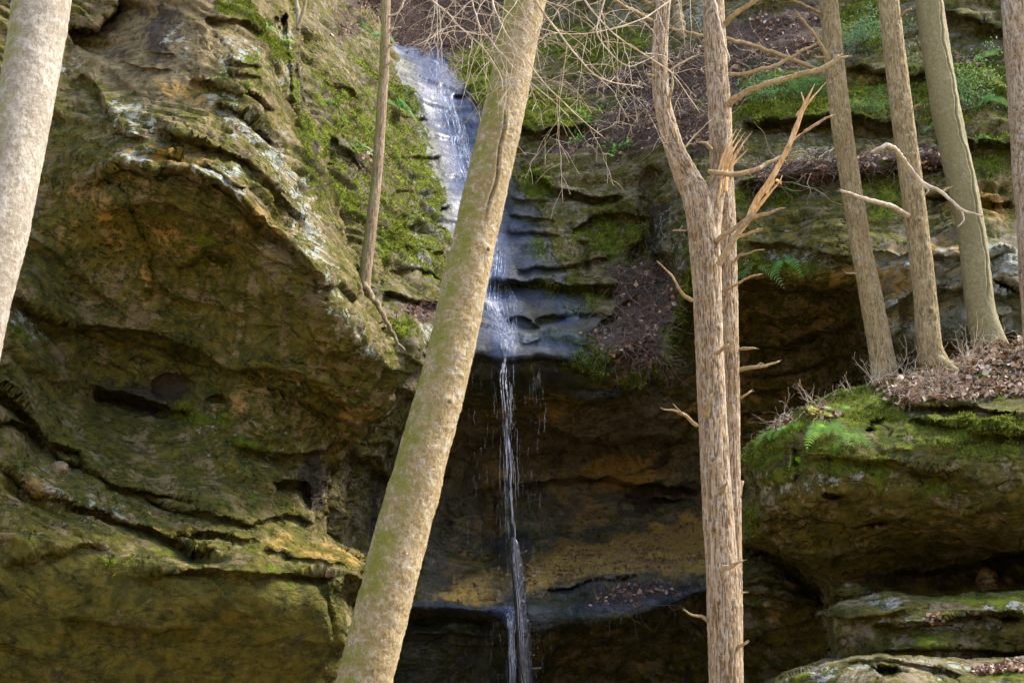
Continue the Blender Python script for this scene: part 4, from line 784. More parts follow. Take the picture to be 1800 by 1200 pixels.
# rear twin
YR = 8.35
pts = [(1300, 1600, YR, 46), (1292, 1400, YR, 44), (1286, 1200, YR, 42), (1284, 1000, YR, 42), (1281, 800, YR, 41), (1278, 600, YR, 41), (1273, 400, YR, 41), (1268, 300, YR, 41), (1265, 200, YR, 40), (1258, 100, YR, 39), (1254, 0, YR, 37), (1248, -150, YR, 35), (1244, -400, YR, 30)]
twin = empty('tree', base_at(pts), 'straight hemlock standing close behind the forked tree', 'tree')
add_trunk(twin, pts, M['bark_hemlock'], 'furrow', 63, 120, .013, None, knots=[(7.0, -1.9, .03, .02), (5.0, -1.2, .03, .015)])
for k, (b, m_, tw) in enumerate([([(1281, 184, YR - .1, 13), (1300, 168, YR - .2, 10), (1340, 150, YR - .3, 10), (1400, 133, YR - .35, 9), (1440, 122, YR - .4, 9), (1462, 110, YR - .4, 9), (1476, 99, YR - .4, 5)], 'dead_wood', 2), ([(1464, 110, YR - .4, 6), (1480, 103, YR - .4, 5), (1491, 98, YR - .4, 3)], 'dead_wood', 0), ([(1278, 132, YR, 6), (1320, 127, YR - .1, 6), (1370, 112, YR - .1, 6), (1410, 90, YR - .15, 5), (1434, 76, YR - .2, 3)], 'dead_wood', 2),
 ([(1272, 45, YR, 10), (1292, 25, YR - .1, 9), (1322, 5, YR - .2, 8), (1350, -20, YR - .2, 7)], 'dead_wood', 2), ([(1254, -10, YR - .3, 4), (1264, 40, YR - .35, 4), (1274, 80, YR - .35, 4), (1281, 107, YR - .35, 3)], 'twig_pale', 1), ([(1296, 651, YR, 9), (1318, 646, YR - .05, 7), (1345, 643, YR - .1, 5), (1370, 634, YR - .1, 3)], 'dead_wood', 1),
 ([(1296, 614, YR, 7), (1315, 612, YR - .05, 5), (1328, 612, YR - .05, 3)], 'dead_wood', 0), ([(1298, 702, YR, 6), (1310, 694, YR - .05, 4), (1320, 687, YR - .05, 3)], 'dead_wood', 0), ([(1272, 512, YR - .2, 6), (1290, 502, YR - .3, 5), (1315, 488, YR - .35, 4), (1338, 481, YR - .4, 2)], 'dead_wood', 0),
 ([(1288, 462, YR - .1, 6), (1298, 450, YR - .15, 5), (1305, 445, YR - .2, 3)], 'dead_wood', 0), ([(1300, 450, YR - .2, 3), (1322, 443, YR - .25, 3), (1343, 440, YR - .3, 2)], 'dead_wood', 0), ([(1290, 418, YR, 8), (1312, 412, YR - .1, 6), (1334, 404, YR - .15, 5)], 'dead_wood', 0), ([(1305, 845, YR, 6), (1302, 872, YR, 4)], 'dead_wood', 0), ([(1250, 262, YR - .15, 7), (1238, 252, YR - .2, 5), (1228, 250, YR - .2, 3)], 'dead_wood', 0),
 ([(1300, 1042, YR, 4), (1309, 1040, YR, 3)], 'dead_wood', 0)]):
    add_branch(twin, b, M[m_], name='branch' if len(b) > 2 else 'branch_stub', seed=40 + k, twigs=tw)
# trees on the boulder
def right_tree(pts, label, mat, kind, seed, branches, segs=100, **kw):
    pts = [(pts[0][0] + 4, pts[0][1] + 45, pts[0][2], pts[0][3] * 1.05)] + pts
    t = empty('tree', base_at(pts), label, 'tree')
    add_trunk(t, pts, mat, kind, seed, segs, .018, None, flare=.25, **kw)
    for k, (b, m_, tw) in enumerate(branches): add_branch(t, b, M[m_], name='branch' if len(b) > 2 else 'branch_stub', seed=seed * 3 + k, twigs=tw)
    return t
Y3 = 12.9
t3 = right_tree([(1556, 672, Y3, 46), (1549, 620, Y3, 42), (1533, 533, Y3, 39), (1508, 400, Y3, 35), (1477, 200, Y3, 35), (1456, 0, Y3, 32), (1440, -170, Y3, 30), (1425, -400, Y3, 26)], 'slim furrowed trunk leaning left, first of the trees on the boulder', M['bark_right'], 'furrow', 71,
 [([(1448, 127, Y3 - .1, 7), (1400, 108, Y3 - .3, 8), (1330, 82, Y3 - .5, 7), (1282, 70, Y3 - .7, 7), (1230, 62, Y3 - .8, 6), (1180, 50, Y3 - .9, 4)], 'dead_wood', 2), ([(1457, 108, Y3 - .2, 7), (1435, 66, Y3 - .4, 6), (1400, 23, Y3 - .6, 4)], 'dead_wood', 1), ([(1442, 24, Y3, 6), (1415, 10, Y3 - .2, 5), (1380, -6, Y3 - .3, 5), (1340, -30, Y3 - .3, 4)], 'dead_wood', 1),
  ([(1455, 103, Y3 - .1, 5), (1430, 100, Y3 - .2, 3)], 'dead_wood', 0), ([(1506, 481, Y3 - .1, 4), (1487, 480, Y3 - .2, 3)], 'dead_wood', 0)], knots=[(1.3, -1.6, .03, .02), (2.6, -1.3, .03, .02), (3.3, -1.9, .03, .02), (3.9, -1.2, .03, .018), (4.5, -1.7, .03, .02)])
Y4 = 12.7
t4 = right_tree([(1645, 650, Y4, 50), (1634, 610, Y4, 43), (1627, 533, Y4, 40), (1612, 400, Y4, 39), (1586, 200, Y4, 38), (1561, 0, Y4, 36), (1545, -170, Y4, 34), (1528, -400, Y4, 30)], 'deeply furrowed brown trunk between the slim leaning one and the smooth greenish one', M['bark_right'], 'furrow', 73,
 [([(1597, 380, Y4 - .1, 10), (1565, 362, Y4 - .3, 9), (1535, 354, Y4 - .5, 8), (1505, 344, Y4 - .6, 6), (1480, 336, Y4 - .7, 5)], 'twig_pale', 0),
  ([(1530, 268, Y4 - 1.0, 4), (1560, 256, Y4 - .9, 9), (1580, 270, Y4 - .6, 9), (1600, 298, Y4 - .4, 8), (1622, 322, Y4 - .4, 7), (1655, 338, Y4 - .4, 6), (1690, 368, Y4 - .5, 5), (1728, 381, Y4 - .6, 3)], 'twig_pale', 3), ([(1620, 322, Y4 - .4, 4), (1633, 335, Y4 - .4, 4), (1626, 343, Y4 - .4, 3)], 'twig_pale', 0), ([(1655, 338, Y4 - .4, 4), (1668, 330, Y4 - .4, 3)], 'dead_wood', 0), ([(1688, 366, Y4 - .4, 3), (1694, 385, Y4 - .4, 3), (1685, 398, Y4 - .4, 2)], 'twig_pale', 0),
  ([(1575, 32, Y4, 5), (1602, 15, Y4 - .2, 4)], 'dead_wood', 0), ([(1603, 192, Y4, 5), (1616, 184, Y4 - .1, 4)], 'dead_wood', 0), ([(1617, 288, Y4, 4), (1628, 284, Y4 - .1, 3)], 'dead_wood', 0)],
  knots=[(1.0, -1.6, .05, .03), (2.2, -1.7, .04, .025), (3.1, -1.3, .035, .02), (3.9, -1.9, .035, .02), (4.4, -1.2, .035, .02), (5.0, -1.4, .03, .02)])
add_branch(t4, [(1652, 632, Y4 - .25, 18), (1668, 643, Y4 - .45, 16), (1685, 655, Y4 - .7, 9), (1700, 662, Y4 - .9, 4)], M['bark_right'], name='root', seed=9)
Y5 = 13.1
t5 = right_tree([(1744, 622, Y5, 60), (1735, 590, Y5, 54), (1722, 533, Y5, 49), (1706, 400, Y5, 48), (1664, 200, Y5, 49), (1633, 0, Y5, 45), (1612, -170, Y5, 42), (1590, -400, Y5, 38)], 'smooth greenish trunk with one long dark seam down its bark', M['bark_green'], 'smooth', 79, [], seam=(-1.25, .018, .008, .9, 7.5))
Y6 = 12.0
t6 = right_tree([(1838, 720, Y6, 56), (1826, 600, Y6, 50), (1812, 400, Y6, 47), (1798, 200, Y6, 46), (1783, 0, Y6, 45), (1772, -170, Y6, 43), (1760, -400, Y6, 40)], 'rust brown flaky trunk at the right edge of the picture', M['bark_hemlock'], 'furrow', 83, [], amp=1.4)
# slender tree on the left cliff shoulder
Y2 = 14.2
pts = [(638, 520, Y2, 26), (641, 490, Y2, 22), (652, 400, Y2, 20), (663, 300, Y2, 19), (670, 200, Y2, 18), (676, 100, Y2, 17), (678, 0, Y2, 17), (680, -200, Y2, 16), (684, -380, Y2, 14)]
t2 = empty('slender_tree', base_at(pts), 'slender straight trunk growing from the cliff shoulder left of the waterfall', 'tree')
add_trunk(t2, pts, M['bark_small'], 'furrow', 87, 60, .02, (-1, -.3, 0), amp=.8, knots=[(1.0, -1.4, .02, .012), (1.9, -1.5, .02, .012), (2.5, -1.8, .02, .012), (3.1, -1.3, .02, .012)])
for k, b in enumerate([[(640, 498, Y2 - .1, 11), (650, 515, Y2 - .15, 10), (664, 538, Y2 - .2, 9), (680, 565, Y2 - .2, 8), (692, 590, Y2 - .1, 6), (712, 618, Y2 - .1, 4)], [(636, 500, Y2 - .1, 8), (634, 520, Y2 - .2, 6), (640, 545, Y2 - .3, 4)]]): add_branch(t2, b, M['bark_small'], name='root', seed=90 + k, tip=False, wob=.03)
for k, b in enumerate([[(680, 30, Y2, 4), (700, 22, Y2 - .1, 2.5), (712, 0, Y2 - .1, 2)], [(684, 52, Y2, 4), (705, 48, Y2 - .1, 2)], [(684, 80, Y2, 4), (700, 76, Y2 - .1, 2)], [(680, 115, Y2, 4), (689, 105, Y2 - .1, 2)], [(672, 55, Y2, 4), (664, 30, Y2 - .1, 2)]]): add_branch(t2, b, M['twig_pale'], name='branch_stub', seed=95 + k, tip=False)
# thin stems at the cliff edge and the curved trunk up the gully
for k, (pts, lab) in enumerate([([(524, 52, 14.6, 8), (523, 20, 14.6, 7), (518, -20, 14.6, 7), (515, -120, 14.6, 6)], 'thin grey stem standing at the top edge of the left cliff'), ([(523, 52, 14.3, 6), (531, 25, 14.3, 7), (538, 0, 14.3, 6), (545, -60, 14.3, 6)], 'thin red brown stem crossing the grey one at the cliff edge')]):
    e_ = empty('sapling', base_at(pts), lab, 'sapling'); add_branch(e_, pts, M['bark_grey'] if k == 0 else M['bark_small'], name='trunk', seed=110 + k, tip=False)
pts = [(1222, 168, 21.3, 12), (1214, 140, 21.4, 15), (1208, 100, 21.5, 17), (1198, 60, 21.6, 18), (1190, 20, 21.8, 17), (1186, -60, 22, 16)]
e_ = empty('tree', base_at(pts), 'short brown trunk curving out of the leafy bank behind the forked tree', 'tree'); add_branch(e_, pts, M['bark_small'], name='trunk', seed=120, segs=24, wob=.05, tip=False)
# the wet log standing in the plunge
YL = 15.9
pts = [(948, 1420, YL, 32), (936, 1300, YL, 29), (925, 1200, YL, 26), (920, 1110, YL, 25), (914, 1040, YL, 23), (909, 990, YL, 20), (904, 955, YL, 14), (900, 944, YL, 5)]
log = empty('dead_log', base_at(pts), 'dark wet dead log standing upright where the water lands', 'log')
add_trunk(log, pts, M['bark_wet'], 'furrow', 131, 60, .02, amp=1.6, name='log', knots=[(2.2, -1.6, .04, .03), (1.3, -1.7, .03, .02), (2.6, -1.3, .03, .025)])
for k, b in enumerate([[(918, 973, YL - .1, 5), (925, 968, YL - .15, 3)], [(927, 1175, YL, 6), (950, 1174, YL - .1, 4)], [(930, 1149, YL, 4), (939, 1151, YL - .1, 3)], [(922, 1096, YL, 4), (934, 1097, YL - .1, 3)], [(916, 1020, YL, 5), (927, 1022, YL - .1, 3)]]): add_branch(log, b, M['bark_wet'], name='branch_stub', seed=135 + k, tip=False)

# ------------------------------------------------------------------ hanging twig tangle at the top
def twig_tree(P, r, depth, rg, out, droop=.25):
    Ps, rs = spline(P, r, .035 if depth else .05); s = np.linspace(0, 1, len(Ps)); q = rg.uniform(0, 50)
    Ps = Ps + .018 * np.stack([fbm(np.stack([s * 6, s * 0 + k, s * 0 + q], -1), 2, 77 + k) for k in range(3)], -1) * sstep(0, .2, s)[:, None]
    out.append((Ps, rs))
    if depth == 0: return
    L = np.linalg.norm(np.diff(Ps, axis=0), axis=1).sum(); side = rg.choice([-1, 1])
    for t_ in np.arange(.12, 1, .10 / max(L, .3) * (1.2 if depth > 1 else .8)):
        i = min(int(t_ * len(Ps)), len(Ps) - 2); T = Ps[i + 1] - Ps[i]; T /= np.linalg.norm(T); side = -side
        d = T * rg.uniform(.5, 1.) + np.cross(T, [0, 1, 0]) * side * rg.uniform(.5, 1.1) + rg.normal(0, .25, 3); d /= np.linalg.norm(d)
        ln = L * rg.uniform(.18, .42) * (1.15 - t_ * .6); ln = min(ln, .55)
        a = Ps[i]; b = a + d * ln * .5; c = a + d * ln + np.array([0, 0, -droop * ln]); twig_tree(np.array([a, b, c]), [rs[i] * .55, rs[i] * .42, .0009], depth - 1, rg, out, droop)
def hanging(label, mains, seed, depth=2):
    rg = np.random.default_rng(seed); root = empty('bare_branch', world(*mains[0][0][:3]), label, 'branch')
    for pts in mains:
        out = []; P, r = pxpath(pts); twig_tree(P, r * .62, depth, rg, out); Vs = []; Fs = []; nv = 0
        for (p, r_) in out:
            v_, f_, g_ = tube(p, np.maximum(r_, .0009), 5, cap=False); Vs.append(v_); Fs += [x + nv for x in f_]; nv += len(v_)
        mesh_obj('bough', np.concatenate(Vs), [np.concatenate(Fs)], M['twig_pale'], root)
YB = 6.0
hanging('tangle of bare pale twigs hanging across the top of the leaning tree', [
 [(1230, 200, YB + .9, 2), (1100, 190, YB + .4, 3)][:0] or [(690, -90, YB, 7), (740, -20, YB, 6), (790, 30, YB, 5), (840, 75, YB - .2, 4), (880, 130, YB - .3, 3), (885, 160, YB - .3, 2)],
 [(900, -80, YB, 7), (935, -10, YB - .3, 6), (990, 70, YB - .3, 5), (1050, 135, YB - .2, 4), (1130, 155, YB, 2)], [(860, -80, YB, 6), (870, 20, YB - .3, 5), (930, 110, YB - .35, 4), (1000, 190, YB - .3, 3), (1060, 240, YB - .2, 2)],
 [(840, -80, YB, 5), (830, 0, YB, 4), (860, 70, YB - .3, 4), (940, 150, YB - .35, 3), (1000, 205, YB - .3, 2)]], 5)
hanging('spray of bare pale twigs sweeping in beside the curved stem of the forked tree', [
 [(1240, -70, YB + .7, 6), (1180, 0, YB + .6, 5), (1110, 40, YB + .4, 4), (1020, 60, YB + .2, 3), (950, 50, YB, 2)], [(1080, -60, YB + .2, 6), (1060, 10, YB + .2, 5), (1050, 60, YB + .2, 4), (1100, 115, YB + .2, 3), (1150, 100, YB + .3, 2)],
 [(1000, -80, YB, 6), (1030, 0, YB, 5), (1080, 60, YB, 4), (1180, 130, YB + .2, 3), (1230, 200, YB + .3, 2)]], 8)
hanging('three long bare twigs dangling in front of the head of the waterfall', [[(770, -60, YB + .3, 4), (764, 10, YB + .3, 3), (758, 60, YB + .3, 2.5), (738, 98, YB + .3, 1)], [(772, -60, YB + .3, 4), (768, 20, YB + .3, 3), (770, 80, YB + .3, 2), (768, 150, YB + .3, 1)]], 12, 1)

# ------------------------------------------------------------------ water
def water_mats():
    n = N('falling_water'); b = n.new('ShaderNodeBsdfPrincipled'); b.inputs['Base Color'].default_value = (.80, .86, .95, 1); b.inputs['Roughness'].default_value = .25; b.inputs['Specular IOR Level'].default_value = .6
    tl = n.new('ShaderNodeBsdfTranslucent'); tl.inputs[0].default_value = (.85, .9, 1, 1); m1 = n.new('ShaderNodeMixShader'); m1.inputs[0].default_value = .5; n.link(b.outputs[0], m1.inputs[1]); n.link(tl.outputs[0], m1.inputs[2])
    tr = n.new('ShaderNodeBsdfTransparent'); mx = n.new('ShaderNodeMixShader'); a = n.ramp(n.noise(16, 4, .7, n.P((1, 1, .12))), .40, .66, .03, .5); n.link(a, mx.inputs[0]); n.link(tr.outputs[0], mx.inputs[1]); n.link(m1.outputs[0], mx.inputs[2]); n.link(mx.outputs[0], n.out.inputs[0]); M['fall'] = n.m
    n = N('running_water'); v = n.new('ShaderNodeCombineXYZ'); n.link(n.attr('across'), v.inputs[0]); n.link(n.attr('along'), v.inputs[1])
    mp = n.new('ShaderNodeMapping'); n.link(v.outputs[0], mp.inputs[0]); mp.inputs['Scale'].default_value = (13, .6, 1)
    st = n.noise(1.0, 5, .6, mp.outputs[0], .8); mp2 = n.new('ShaderNodeMapping'); n.link(v.outputs[0], mp2.inputs[0]); mp2.inputs['Scale'].default_value = (2.2, 2.2, 1); sw = n.noise(1., 4, .65, mp2.outputs[0])
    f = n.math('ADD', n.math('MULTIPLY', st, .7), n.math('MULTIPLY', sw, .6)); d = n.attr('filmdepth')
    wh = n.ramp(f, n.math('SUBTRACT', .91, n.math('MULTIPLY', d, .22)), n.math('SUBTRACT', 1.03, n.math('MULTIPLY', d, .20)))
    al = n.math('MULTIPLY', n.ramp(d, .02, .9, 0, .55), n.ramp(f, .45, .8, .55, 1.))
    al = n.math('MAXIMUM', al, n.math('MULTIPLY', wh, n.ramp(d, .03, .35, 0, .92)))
    b = n.new('ShaderNodeBsdfPrincipled'); n.link(n.mix(wh, (.105, .145, .27), (.62, .72, .92)), b.inputs['Base Color']); b.inputs['Roughness'].default_value = .32; b.inputs['Specular IOR Level'].default_value = .5; n.link(n.bump(f, .5, .025), b.inputs['Normal'])  # blue sky reflection is put into the film's base colour
    tr = n.new('ShaderNodeBsdfTransparent'); mx = n.new('ShaderNodeMixShader'); n.link(al, mx.inputs[0]); n.link(tr.outputs[0], mx.inputs[1]); n.link(b.outputs[0], mx.inputs[2]); n.link(mx.outputs[0], n.out.inputs[0]); M['stream'] = n.m
water_mats()
def stream():
    s = SHEETS['gorge_wall']; ci = np.where((s['us'] > 660) & (s['us'] < 1260))[0]; ri = np.where((s['vs'] > 60) & (s['vs'] < 1130))[0]
    sl_ = np.s_[ri[0]:ri[-1] + 1, ci[0]:ci[-1] + 1]; U, V = s['U'][sl_], s['V'][sl_]; Q = s['Q'][sl_] + s['n'][sl_] * .03
    U2 = U + 9 * fbm(uv3(U, V, 40), 3, 5); V2 = V
    dens = np.zeros(U.shape); ac = np.zeros(U.shape); al = np.zeros(U.shape); bestd = np.full(U.shape, 1e9)
    for pts, wd, a in [([(700, 88), (735, 100), (765, 112)], 12, .75), ([(765, 112), (772, 150), (784, 190), (800, 220), (806, 262), (815, 300), (832, 345), (860, 400), (876, 450), (872, 492), (868, 530), (880, 562), (886, 600), (889, 634)], 22, 1.05),
                       ([(760, 120), (790, 160), (820, 200), (838, 240), (845, 280), (840, 320)], 20, .7), ([(740, 110), (752, 160), (768, 210), (790, 270), (800, 330), (806, 400)], 18, .62), ([(890, 380), (905, 430), (890, 480)], 18, .4), ([(905, 400), (925, 440), (930, 470)], 22, .4), ([(870, 500), (920, 510), (980, 530), (1020, 545)], 16, .4), ([(860, 580), (930, 600), (1000, 605)], 26, .45), ([(875, 490), (895, 520), (905, 560), (900, 610)], 26, .5),
                       ([(840, 600), (890, 610), (960, 605)], 22, .35), ([(1010, 690), (1050, 685), (1085, 682)], 8, .7), ([(860, 1072), (890, 1076), (902, 1090)], 10, .9), ([(700, 1062), (800, 1064), (880, 1072)], 6, .34), ([(930, 1080), (1000, 1078), (1100, 1070), (1180, 1052), (1235, 1030)], 7, .34), ([(985, 1045), (1040, 1040), (1080, 1030)], 6, .3), ([(620, 1052), (680, 1062), (740, 1064)], 6, .3), ([(985, 540), (1010, 560), (960, 580)], 14, .5)]:  # faint strips lay the coloured-in blue sky sheen over wet rock
        d, sd_, par = seg_dist(U2, V2, pts); L = np.hypot(*np.diff(np.array(pts), axis=0).T).sum()
        q = a * sstep(1.7, .1, d / wd); dens = np.maximum(dens, q); m_ = d < bestd; bestd = np.where(m_, d, bestd); ac = np.where(m_, d * sd_ / 40., ac); al = np.where(m_, par * L / 40., al)
    idx = np.arange(U.size).reshape(U.shape); k = dens > .02; kf = (k[:-1, :-1] & k[1:, :-1] & k[1:, 1:] & k[:-1, 1:]).ravel()
    f = np.stack([idx[:-1, :-1], idx[1:, :-1], idx[1:, 1:], idx[:-1, 1:]], -1).reshape(-1, 4)[kf]; used = np.unique(f); rm = -np.ones(U.size, int); rm[used] = np.arange(len(used))
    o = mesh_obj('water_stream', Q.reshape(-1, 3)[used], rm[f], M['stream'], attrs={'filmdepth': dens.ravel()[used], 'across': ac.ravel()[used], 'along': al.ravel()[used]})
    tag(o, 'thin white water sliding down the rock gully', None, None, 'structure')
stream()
def waterfall():
    rg = np.random.default_rng(3); Vs = []; Fs = []; nv = 0
    def strand(pts, w0, w1):
        nonlocal nv
        P, r = pxpath([(*p, 1) for p in pts]); P, _ = spline(P, r, .04); s = np.linspace(0, 1, len(P)); q = rg.uniform(0, 90)
        wv = (w0 + (w1 - w0) * s) * (.55 + .9 * np.clip(.5 + fbm(np.stack([s * len(P) * .04 * 2.5, s * 0, s * 0 + q], -1), 3, 9), 0, 1)) * pxscale(800, 16.5) / 2 * .42
        wv = wv * sstep(0, .04, s) * sstep(0, .08, 1 - s) + .0006
        P = P + .03 * np.stack([fbm(np.stack([s * 5, s * 0 + q, s * 0], -1), 2, 3), 0 * s, 0 * s], -1)
        v_, f_, g_ = tube(P, wv, 7); Vs.append(v_); Fs.extend([x + nv for x in f_]); nv += len(v_)
    def drop(u, v, Y, ln, wd):
        strand([(u, v, Y), (u + rg.normal(0, .4), v + ln / 2, Y), (u, v + ln, Y)], wd, wd * .7)
    Yt = 16.35
    def surf(pts, w_):                                 # a thread of water running over the rock
        pts = np.array(pts, float); t_ = np.linspace(0, len(pts) - 1, 26); uu = np.interp(t_, np.arange(len(pts)), pts[:, 0]); vv = np.interp(t_, np.arange(len(pts)), pts[:, 1])
        q = rg.uniform(0, 99); uu = uu + 5 * fbm(np.stack([vv / 40, vv * 0 + q, vv * 0], -1), 3, 4)
        Q_ = np.array([sum(on('gorge_wall', a, b), np.zeros(3)) * 0 + on('gorge_wall', a, b)[0] + on('gorge_wall', a, b)[1] * .045 for a, b in zip(uu, vv)])
        Q_[1:-1] = (Q_[:-2] + Q_[1:-1] * 2 + Q_[2:]) / 4
        s = np.linspace(0, 1, len(Q_)); P, rr = spline(Q_, w_ * .0045 * (.4 + 1.2 * np.clip(.5 + fbm(np.stack([s * 7, s * 0 + q, s * 0], -1), 3, 6), 0, 1)) * sstep(0, .1, s) * sstep(0, .1, 1 - s) + .0008, .05)
        v_, f_, g_ = tube(P, rr, 6); nonlocal_add(v_, f_)
    def nonlocal_add(v_, f_):
        nonlocal nv
        Vs.append(v_); Fs.extend([x + nv for x in f_]); nv += len(v_)
    for k in range(16):
        o_ = rg.normal(0, 5); surf([(876 + o_ * .6, 440), (871 + o_, 490), (868 + o_ * 1.2, 530), (880 + o_, 566), (886 + o_ * .8, 600), (889 + o_ * .2, 630)], rg.uniform(.8, 2.6))
    for k in range(22):
        o_ = rg.normal(0, 9); a_ = rg.uniform(110, 300); b_ = a_ + rg.uniform(60, 190); cx = lambda v: np.interp(v, [100, 150, 220, 300, 400, 460], [765, 778, 800, 816, 850, 872])
        surf([(cx(v) + o_, v) for v in np.linspace(a_, b_, 5)], rg.uniform(.6, 2.2))
    for k in range(8): surf([(890 + rg.normal(0, 3), 490), (898 + rg.normal(0, 4), 530), (900 + rg.normal(0, 5), 580), (893, 625)], rg.uniform(.5, 1.3))
    strand([(888, 628, 16.9), (884, 655, 16.6), (886, 690, Yt), (890, 740, Yt), (896, 800, Yt)], 8, 5)
    strand([(889, 630, 16.9), (888, 660, 16.55), (893, 700, Yt), (895, 760, Yt), (898, 830, Yt)], 5, 3)
    strand([(884, 632, 16.9), (880, 670, 16.6), (884, 720, Yt), (890, 800, Yt), (893, 860, Yt)], 4, 2)
    strand([(892, 760, Yt), (898, 800, Yt), (899, 870, Yt), (902, 925, Yt)], 4, 6); strand([(896, 860, Yt), (900, 890, Yt), (905, 930, Yt), (906, 950, Yt)], 5, 5)
    strand([(889, 640, 16.8), (892, 720, Yt), (890, 840, Yt), (896, 960, Yt), (897, 1060, Yt)], 2.5, 2)
    for k in range(26):
        x = rg.normal(890, 8); y0 = rg.uniform(640, 900); ln = rg.uniform(40, 130); strand([(x, y0, Yt), (x + 2, y0 + ln / 2, Yt), (x + 4, y0 + ln, Yt)], rg.uniform(.8, 2.), .6)
    for k in range(14):                                # second leap, off the ledge
        x = rg.normal(898, 5); y0 = rg.uniform(1076, 1100); ln = rg.uniform(60, 160); strand([(x, y0, 16.3), (x + 1, y0 + ln / 2, 16.2), (x + 3, y0 + ln, 16.2)], rg.uniform(1.5, 4.), 1.5)
    strand([(888, 1074, 16.6), (896, 1085, 16.4), (899, 1120, 16.2), (900, 1200, 16.2), (902, 1290, 16.2)], 7, 8); strand([(886, 1076, 16.5), (892, 1090, 16.3), (895, 1140, 16.2), (896, 1230, 16.2)], 5, 6)
    for k in range(150):                               # drips from the wet lip
        c = rg.choice([860, 835, 900, 925, 940, 945, 880, 890]); x = rg.normal(c, 9); drop(x, rg.uniform(650, 1010), Yt + rg.normal(0, .25), rg.uniform(8, 34), rg.uniform(.05, .3))
    for k in range(160): x = rg.normal(900, 35); drop(x, rg.uniform(1090, 1220), 16.2 + rg.normal(0, .2), rg.uniform(8, 30), rg.uniform(.05, .3))
    for k in range(260):                               # splash where it lands
        a = rg.uniform(-math.pi, 0); d = abs(rg.normal(0, 26)); u = 896 + math.cos(a) * d * 1.4; v = 1068 + math.sin(a) * d * .8; drop(u, v, 16.5 + rg.normal(0, .15), rg.uniform(1, 5), rg.uniform(.3, .9))
    for k, (o_, w_) in enumerate([(0, 1.6), (3, 1.), (-3, 1.)]):      # film running down the log
        strand([(902 + o_ * .6, 952 + k * 9, 15.8), (910 + o_, 1030, 15.72), (916 + o_, 1110, 15.72), (922 + o_, 1200, 15.72), (928 + o_, 1280, 15.7)], w_ * 1.6, w_ * 1.8)
    for k in range(26):                                # small sheet of drips further right along the lip
        x = rg.normal(940, 6); drop(x, rg.uniform(640, 700), 17.0, rg.uniform(5, 20), rg.uniform(.5, 1.1))
    o = mesh_obj('waterfall', np.concatenate(Vs), [np.concatenate([f for f in Fs if f.shape[1] == 4]), np.concatenate([f for f in Fs if f.shape[1] == 3])], M['fall'])
    tag(o, 'thin white waterfall dropping from the rock lip onto the lower ledge', None, None, 'structure')
waterfall()

# ------------------------------------------------------------------ litter, twigs, moss tufts
def samples(sh, mask, count, rg, box=None, upmin=-1):
    s = SHEETS[sh]; m = s['m'][mask].copy(); Q = s['Q']
    ar = np.linalg.norm(np.cross(np.gradient(Q, axis=1), np.gradient(Q, axis=0)), axis=-1)
    wt = ar.clip(0, np.percentile(ar, 98)) * np.clip(m - .35, 0, 1) * (s['n'][..., 2] > upmin)
    if s['keep'] is not None: wt = wt * s['keep']
    wt = wt * (.06 + sstep(-.15, .3, fbm(Q / .55, 4, 401))) 
    U, V = s['U'], s['V']; b = box or (-20, -60, 1830, 1215); wt = wt * ((U > b[0]) & (V > b[1]) & (U < b[2]) & (V < b[3]))
    p = wt.ravel() / wt.sum(); i = rg.choice(len(p), count, p=p); return Q.reshape(-1, 3)[i], s['n'].reshape(-1, 3)[i]
def leaves(name, label, sh, count, seed, size=(.035, .085), box=None, pal=None, lift=.02, mask='soil', cat=None, upmin=-1):
    rg = np.random.default_rng(seed); P, n_ = samples(sh, mask, count, rg, box, upmin)
    pal = np.array(pal or [(.42, .26, .15), (.30, .17, .10), (.55, .40, .28), (.20, .12, .085), (.48, .30, .22), (.14, .09, .07), (.60, .48, .36)])
    up = n_ * .6 + rg.normal(0, .45, P.shape); up /= np.linalg.norm(up, axis=1, keepdims=True)
    a = rg.normal(0, 1, P.shape); a -= up * (a * up).sum(1, keepdims=True); a /= np.linalg.norm(a, axis=1, keepdims=True); b = np.cross(up, a)
    L = rg.uniform(*size, len(P))[:, None]; w_ = L * rg.uniform(.3, .55, len(P))[:, None]; c = P + n_ * rg.uniform(0, lift, len(P))[:, None]; cu = L * rg.uniform(.05, .35, len(P))[:, None]
    v = np.stack([c - a * L / 2, c - a * L * .12 + b * w_ + up * cu, c + a * L * .2 + b * w_ * .8 + up * cu * .7, c + a * L / 2 + up * cu * .4, c + a * L * .2 - b * w_ * .8 + up * cu, c - a * L * .12 - b * w_ + up * cu * .6], 1)
    k = np.arange(len(P))[:, None] * 6; f = np.concatenate([k + np.array([0, 1, 2, 3]), k + np.array([0, 3, 4, 5])])
    col = pal[rg.integers(0, len(pal), len(P))] * rg.uniform(.7, 1.15, (len(P), 1)); col = np.repeat(col, 6, 0)
    o = mesh_obj(name, v.reshape(-1, 3), f, M['leaf_dead'], cols=col, smooth=False); tag(o, label, None, None, 'stuff'); return o
